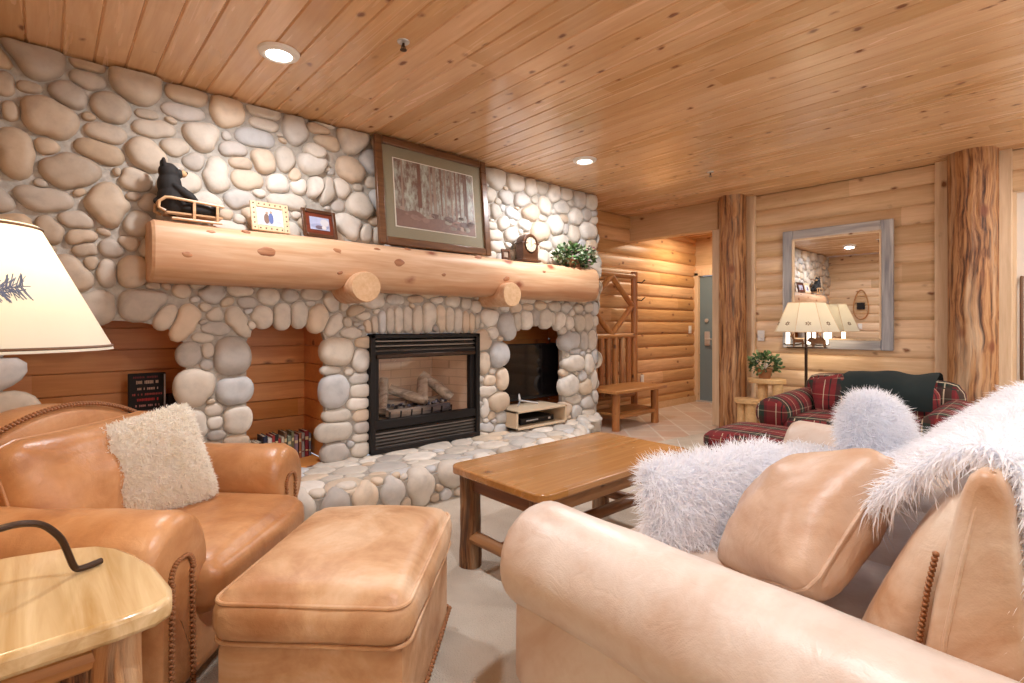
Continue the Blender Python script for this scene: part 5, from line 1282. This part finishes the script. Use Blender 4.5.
for i, (cn, cl) in enumerate(BK):
    w_ = rnd.uniform(.020, .032); h_ = rnd.uniform(.17, .215); dp = rnd.uniform(.12, .14); yb2 = 3.90 + .007 * i
    tl = 0 if i < 13 else rnd.uniform(2, 5)
    mb = MB()
    zz = h_ / 2
    for c, d, cc in (((-w_ / 2 + .0015, 0, zz), (.003, dp, h_), cl), ((w_ / 2 - .0015, 0, zz), (.003, dp, h_), cl), ((0, -dp / 2 + .002, zz), (w_, .004, h_), cl), ((0, .004, zz), (w_ - .006, dp - .014, h_ - .010), (.66, .60, .48))): mb.box(c, d, col=cc)
    lb = (.62, .52, .30) if sum(cl) < .8 else (.20, .06, .05)
    mb.box((0, -dp / 2 - .0005, h_ * .72), (w_ * .7, .002, h_ * .12), col=lb); mb.box((0, -dp / 2 - .0005, h_ * .25), (w_ * .6, .002, h_ * .05), col=lb)
    o = mb.build('book', M['cover'], smooth=0); o.location = (x + w_ / 2, yb2, .201)
    tag(o, '%s book from the left in the niche row beside the armchair, %s spine' % (ORD[i], cn), 'book', 'paperbacks standing in the middle niche')
    x += w_ + .0015
sg = thing('message_board', 'tall black board with rows of red and cream lettering in the left niche', 'sign', (.49, 4.05, .2))
mb = MB(); mb.box((.49, 4.06, .55), (.20, .03, .68)); mb.build('board', M['black'], sg, world=True, bevel=.004)
M['letters'] = tinted('lettering', .6, .1, 0)
z = .865
for row, (cl, hh) in enumerate([((.22, .02, .02), .012), ((.60, .44, .32), .022), ((.60, .40, .30), .016), ((.40, .06, .05), .014), ((.50, .03, .03), .018), ((.52, .24, .22), .014), ((.16, .05, .05), .012), ((.66, .52, .40), .026), ((.40, .05, .05), .014), ((.44, .36, .30), .018), ((.46, .03, .03), .014), ((.44, .32, .28), .018), ((.40, .05, .05), .014), ((.5, .4, .34), .016), ((.4, .06, .05), .014)]):
    x = .41 + rnd.uniform(0, .03); xe = .565 - rnd.uniform(0, .03)
    mb = MB()
    while x < xe:
        w_ = rnd.uniform(.005, .009); mb.box((x + w_ / 2, 4.0435, z), (w_ * .8, .003, hh * rnd.uniform(.8, 1.0)), col=cl); x += w_ + (.012 if rnd.random() < .16 else .0015)
    z -= hh + .020
    mb.build('lettering', M['letters'], sg, world=True, smooth=0)
mb = MB(); mb.box((.582, 4.038, .55), (.008, .01, .66)); mb.build('edge_strip', M['steel'], sg, world=True)
cbx = thing('black_box', 'plain black case standing behind the lettered board in the left niche', 'box', (.645, 4.09, .2)); mb = MB(); mb.box((.645, 4.10, .47), (.09, .14, .53)); mb.build('case', M['black'], cbx, world=True, bevel=.006); mb = MB(); mb.box((.645, 4.026, .60), (.07, .008, .02)); mb.build('handle', M['bronze'], cbx, world=True)
# television on its low open cabinet
cb = thing('media_box', 'open-fronted cream laminate box under the television', 'cabinet', (3.60, 3.74, .2))
bx, by, bz0 = 3.60, 3.735, .215
mb = MB(); W_, D_, H_ = .70, .40, .175
for c, d in (((bx, by, bz0 + .009), (W_, D_, .018)), ((bx, by, bz0 + H_ - .009), (W_, D_, .018)), ((bx - W_ / 2 + .012, by, bz0 + H_ / 2), (.024, D_, H_)), ((bx + W_ / 2 - .012, by, bz0 + H_ / 2), (.024, D_, H_)), ((bx, by + D_ / 2 - .006, bz0 + H_ / 2), (W_, .012, H_))): mb.box(c, d)
mb.build('carcass', M['melamine'], cb, world=True, bevel=.002)
dv = thing('disc_player', 'black disc player inside the cream laminate box', 'disc player', (bx, by, bz0 + .02))
mb = MB(); mb.box((bx + .02, by + .02, bz0 + .05), (.46, .26, .055)); mb.build('body', M['black'], dv, world=True, bevel=.004)
mb = MB(); mb.box((bx - .06, by - .112, bz0 + .055), (.16, .006, .012)); mb.build('disc_tray', M['steel'], dv, world=True)
mb = MB(); mb.box((bx + .18, by - .112, bz0 + .05), (.03, .006, .02)); mb.build('button', M['steel'], dv, world=True)
tv = thing('television', 'black flat television standing in the right stone niche', 'television', (3.72, 3.88, .40))
mb = MB(); mb.box((3.70, 3.90, .715), (.98, .045, .58)); mb.build('housing', M['black'], tv, world=True, bevel=.006)
mb = MB(); mb.box((3.70, 3.876, .725), (.95, .004, .535)); mb.build('screen', M['tv'], tv, world=True, smooth=0)
mb = MB(); mb.tube([(3.46, 3.74, .402), (3.60, 3.86, .43), (3.74, 3.74, .402)], .010, 8); mb.tube([(3.60, 3.87, .43), (3.60, 3.89, .50)], .016, 8); mb.build('stand', M['steel'], tv, world=True)

# ------------------------------------------------------------------ log hall tree with its bench
ht = thing('hall_tree', 'amber log hall tree with diamond back, bench and coat hooks by the entry', 'hall tree', (5.25, 3.9, 0))
YP = 3.98
def lg_(nm, p0, p1, r_, mat, seed=0, parent=ht):
    mb = MB(); p0, p1 = np.array(p0, float), np.array(p1, float); n = max(4, int(np.linalg.norm(p1 - p0) / .12))
    mb.tube([p0 + (p1 - p0) * q for q in np.linspace(0, 1, n)], r_, 12, rough=.14, seed=seed); return mb.build(nm, M[mat], parent, world=True, smooth=60)
xa, xb_ = 4.78, 5.77
lg_('post', (xa, YP, 0), (xa, YP, 1.90), .045, 'rack_z', 1); lg_('post', (xb_, YP, 0), (xb_, YP, 1.90), .045, 'rack_z', 2)
for z, s_ in ((1.84, 3), (1.06, 4), (.30, 5)): lg_('rail', (xa, YP, z), (xb_, YP, z), .038, 'rack_x', s_)
xm = (xa + xb_) / 2; zm = 1.45
for k, (p, q) in enumerate((((xm, zm + .37), (xb_ - .05, zm)), ((xb_ - .05, zm), (xm, zm - .37)), ((xm, zm - .37), (xa + .05, zm)), ((xa + .05, zm), (xm, zm + .37)))):
    lg_('diamond_log', (p[0], YP, p[1]), (q[0], YP, q[1]), .036, 'rack_z', k + 8)
for k, x in enumerate(np.linspace(xa + .15, xb_ - .13, 6)): lg_('spindle', (x, YP, .30), (x, YP, 1.04), .036, 'cedar_z' if k in (2, 4) else 'rack_z', k + 15)
mb = MB(); mb.prism([(4.68, 3.46), (5.60, 3.44), (5.72, 3.46), (5.70, 3.93), (4.68, 3.95)], (0, 0, .425), (1, 0, 0), (0, 1, 0), .04); mb.build('bench_seat', M['rack_x'], ht, world=True, bevel=.010)
for k, (x, y) in enumerate(((4.79, 3.55), (5.58, 3.55))): lg_('bench_leg', (x, y, 0), (x, y, .43), .048, 'rack_z', k + 30)
lg_('bench_stretcher', (4.79, 3.55, .155), (5.58, 3.55, .155), .030, 'rack_x', 33)
mb = MB(); mb.prism([(4.8, 3.58), (5.6, 3.58), (5.6, 3.9), (4.8, 3.9)], (0, 0, .16), (1, 0, 0), (0, 1, 0), .03); mb.build('lower_shelf', M['rack_x'], ht, world=True, bevel=.006)
for z in (1.76, 1.53):
    for x in (xb_, xa):
        mb = MB(); mb.tube([(x, YP - .045, z), (x + .02, YP - .10, z - .01), (x + .05, YP - .13, z + .03)], .008, 8); mb.build('coat_hook', M['dark_metal'], ht, world=True)

# ------------------------------------------------------------------ ceiling fittings
for i, (x, y) in enumerate(DOWN + [(6.75, 3.55)]):  # includes the unseen lamps added to brighten the room
    zc = CEIL if i < 5 else 2.56
    lab = ['round white recessed ceiling lamp above the mantel bear', 'round white recessed ceiling lamp above the right part of the fireplace', 'added unseen round ceiling lamp near the camera, fill light for the room', 'added unseen ceiling lamp near the window behind the leather sofa, for fill light', 'added unseen ceiling lamp near the window behind the plaid armchair, for fill light', 'round recessed lamp in the entry ceiling'][i]
    t = thing('ceiling_light', lab, 'ceiling light', (x, y, zc))
    mb = MB(); mb.lathe([(.065, zc), (.105, zc), (.100, zc - .012), (.078, zc - .024), (.066, zc - .020)], (x, y, 0), 36, close=True); mb.build('trim_ring', M['white'], t, world=True)
    mb = MB(); mb.lathe([(0, zc - .012), (.05, zc - .012), (.066, zc - .006), (.066, zc), (0, zc)][::-1], (x, y, 0), 28); mb.build('lens', M['lens'], t, world=True)
for x, y, lab in ((1.37, 2.35, 'small metal sprinkler head on the ceiling near the big picture'), (4.71, 2.39, 'small metal sprinkler head on the ceiling near the log column')):
    t = thing('sprinkler_head', lab, 'sprinkler', (x, y, CEIL))
    mb = MB(); mb.lathe([(0, CEIL), (.032, CEIL), (.030, CEIL - .006), (.012, CEIL - .010), (0, CEIL - .010)], (x, y, 0), 20); mb.build('escutcheon', M['steel'], t, world=True)
    mb = MB(); mb.tube([(x, y, CEIL - .008), (x, y, CEIL - .03)], .007, 8); mb.lathe([(0, 0), (.018, 0), (.018, .002), (0, .002)], (x, y, CEIL - .045), 16)
    for s_ in (-1, 1): mb.tube([(x + s_ * .008, y, CEIL - .02), (x + s_ * .012, y, CEIL - .035), (x + s_ * .003, y, CEIL - .044)], .002, 6)
    mb.build('deflector', M['bronze'], t, world=True)
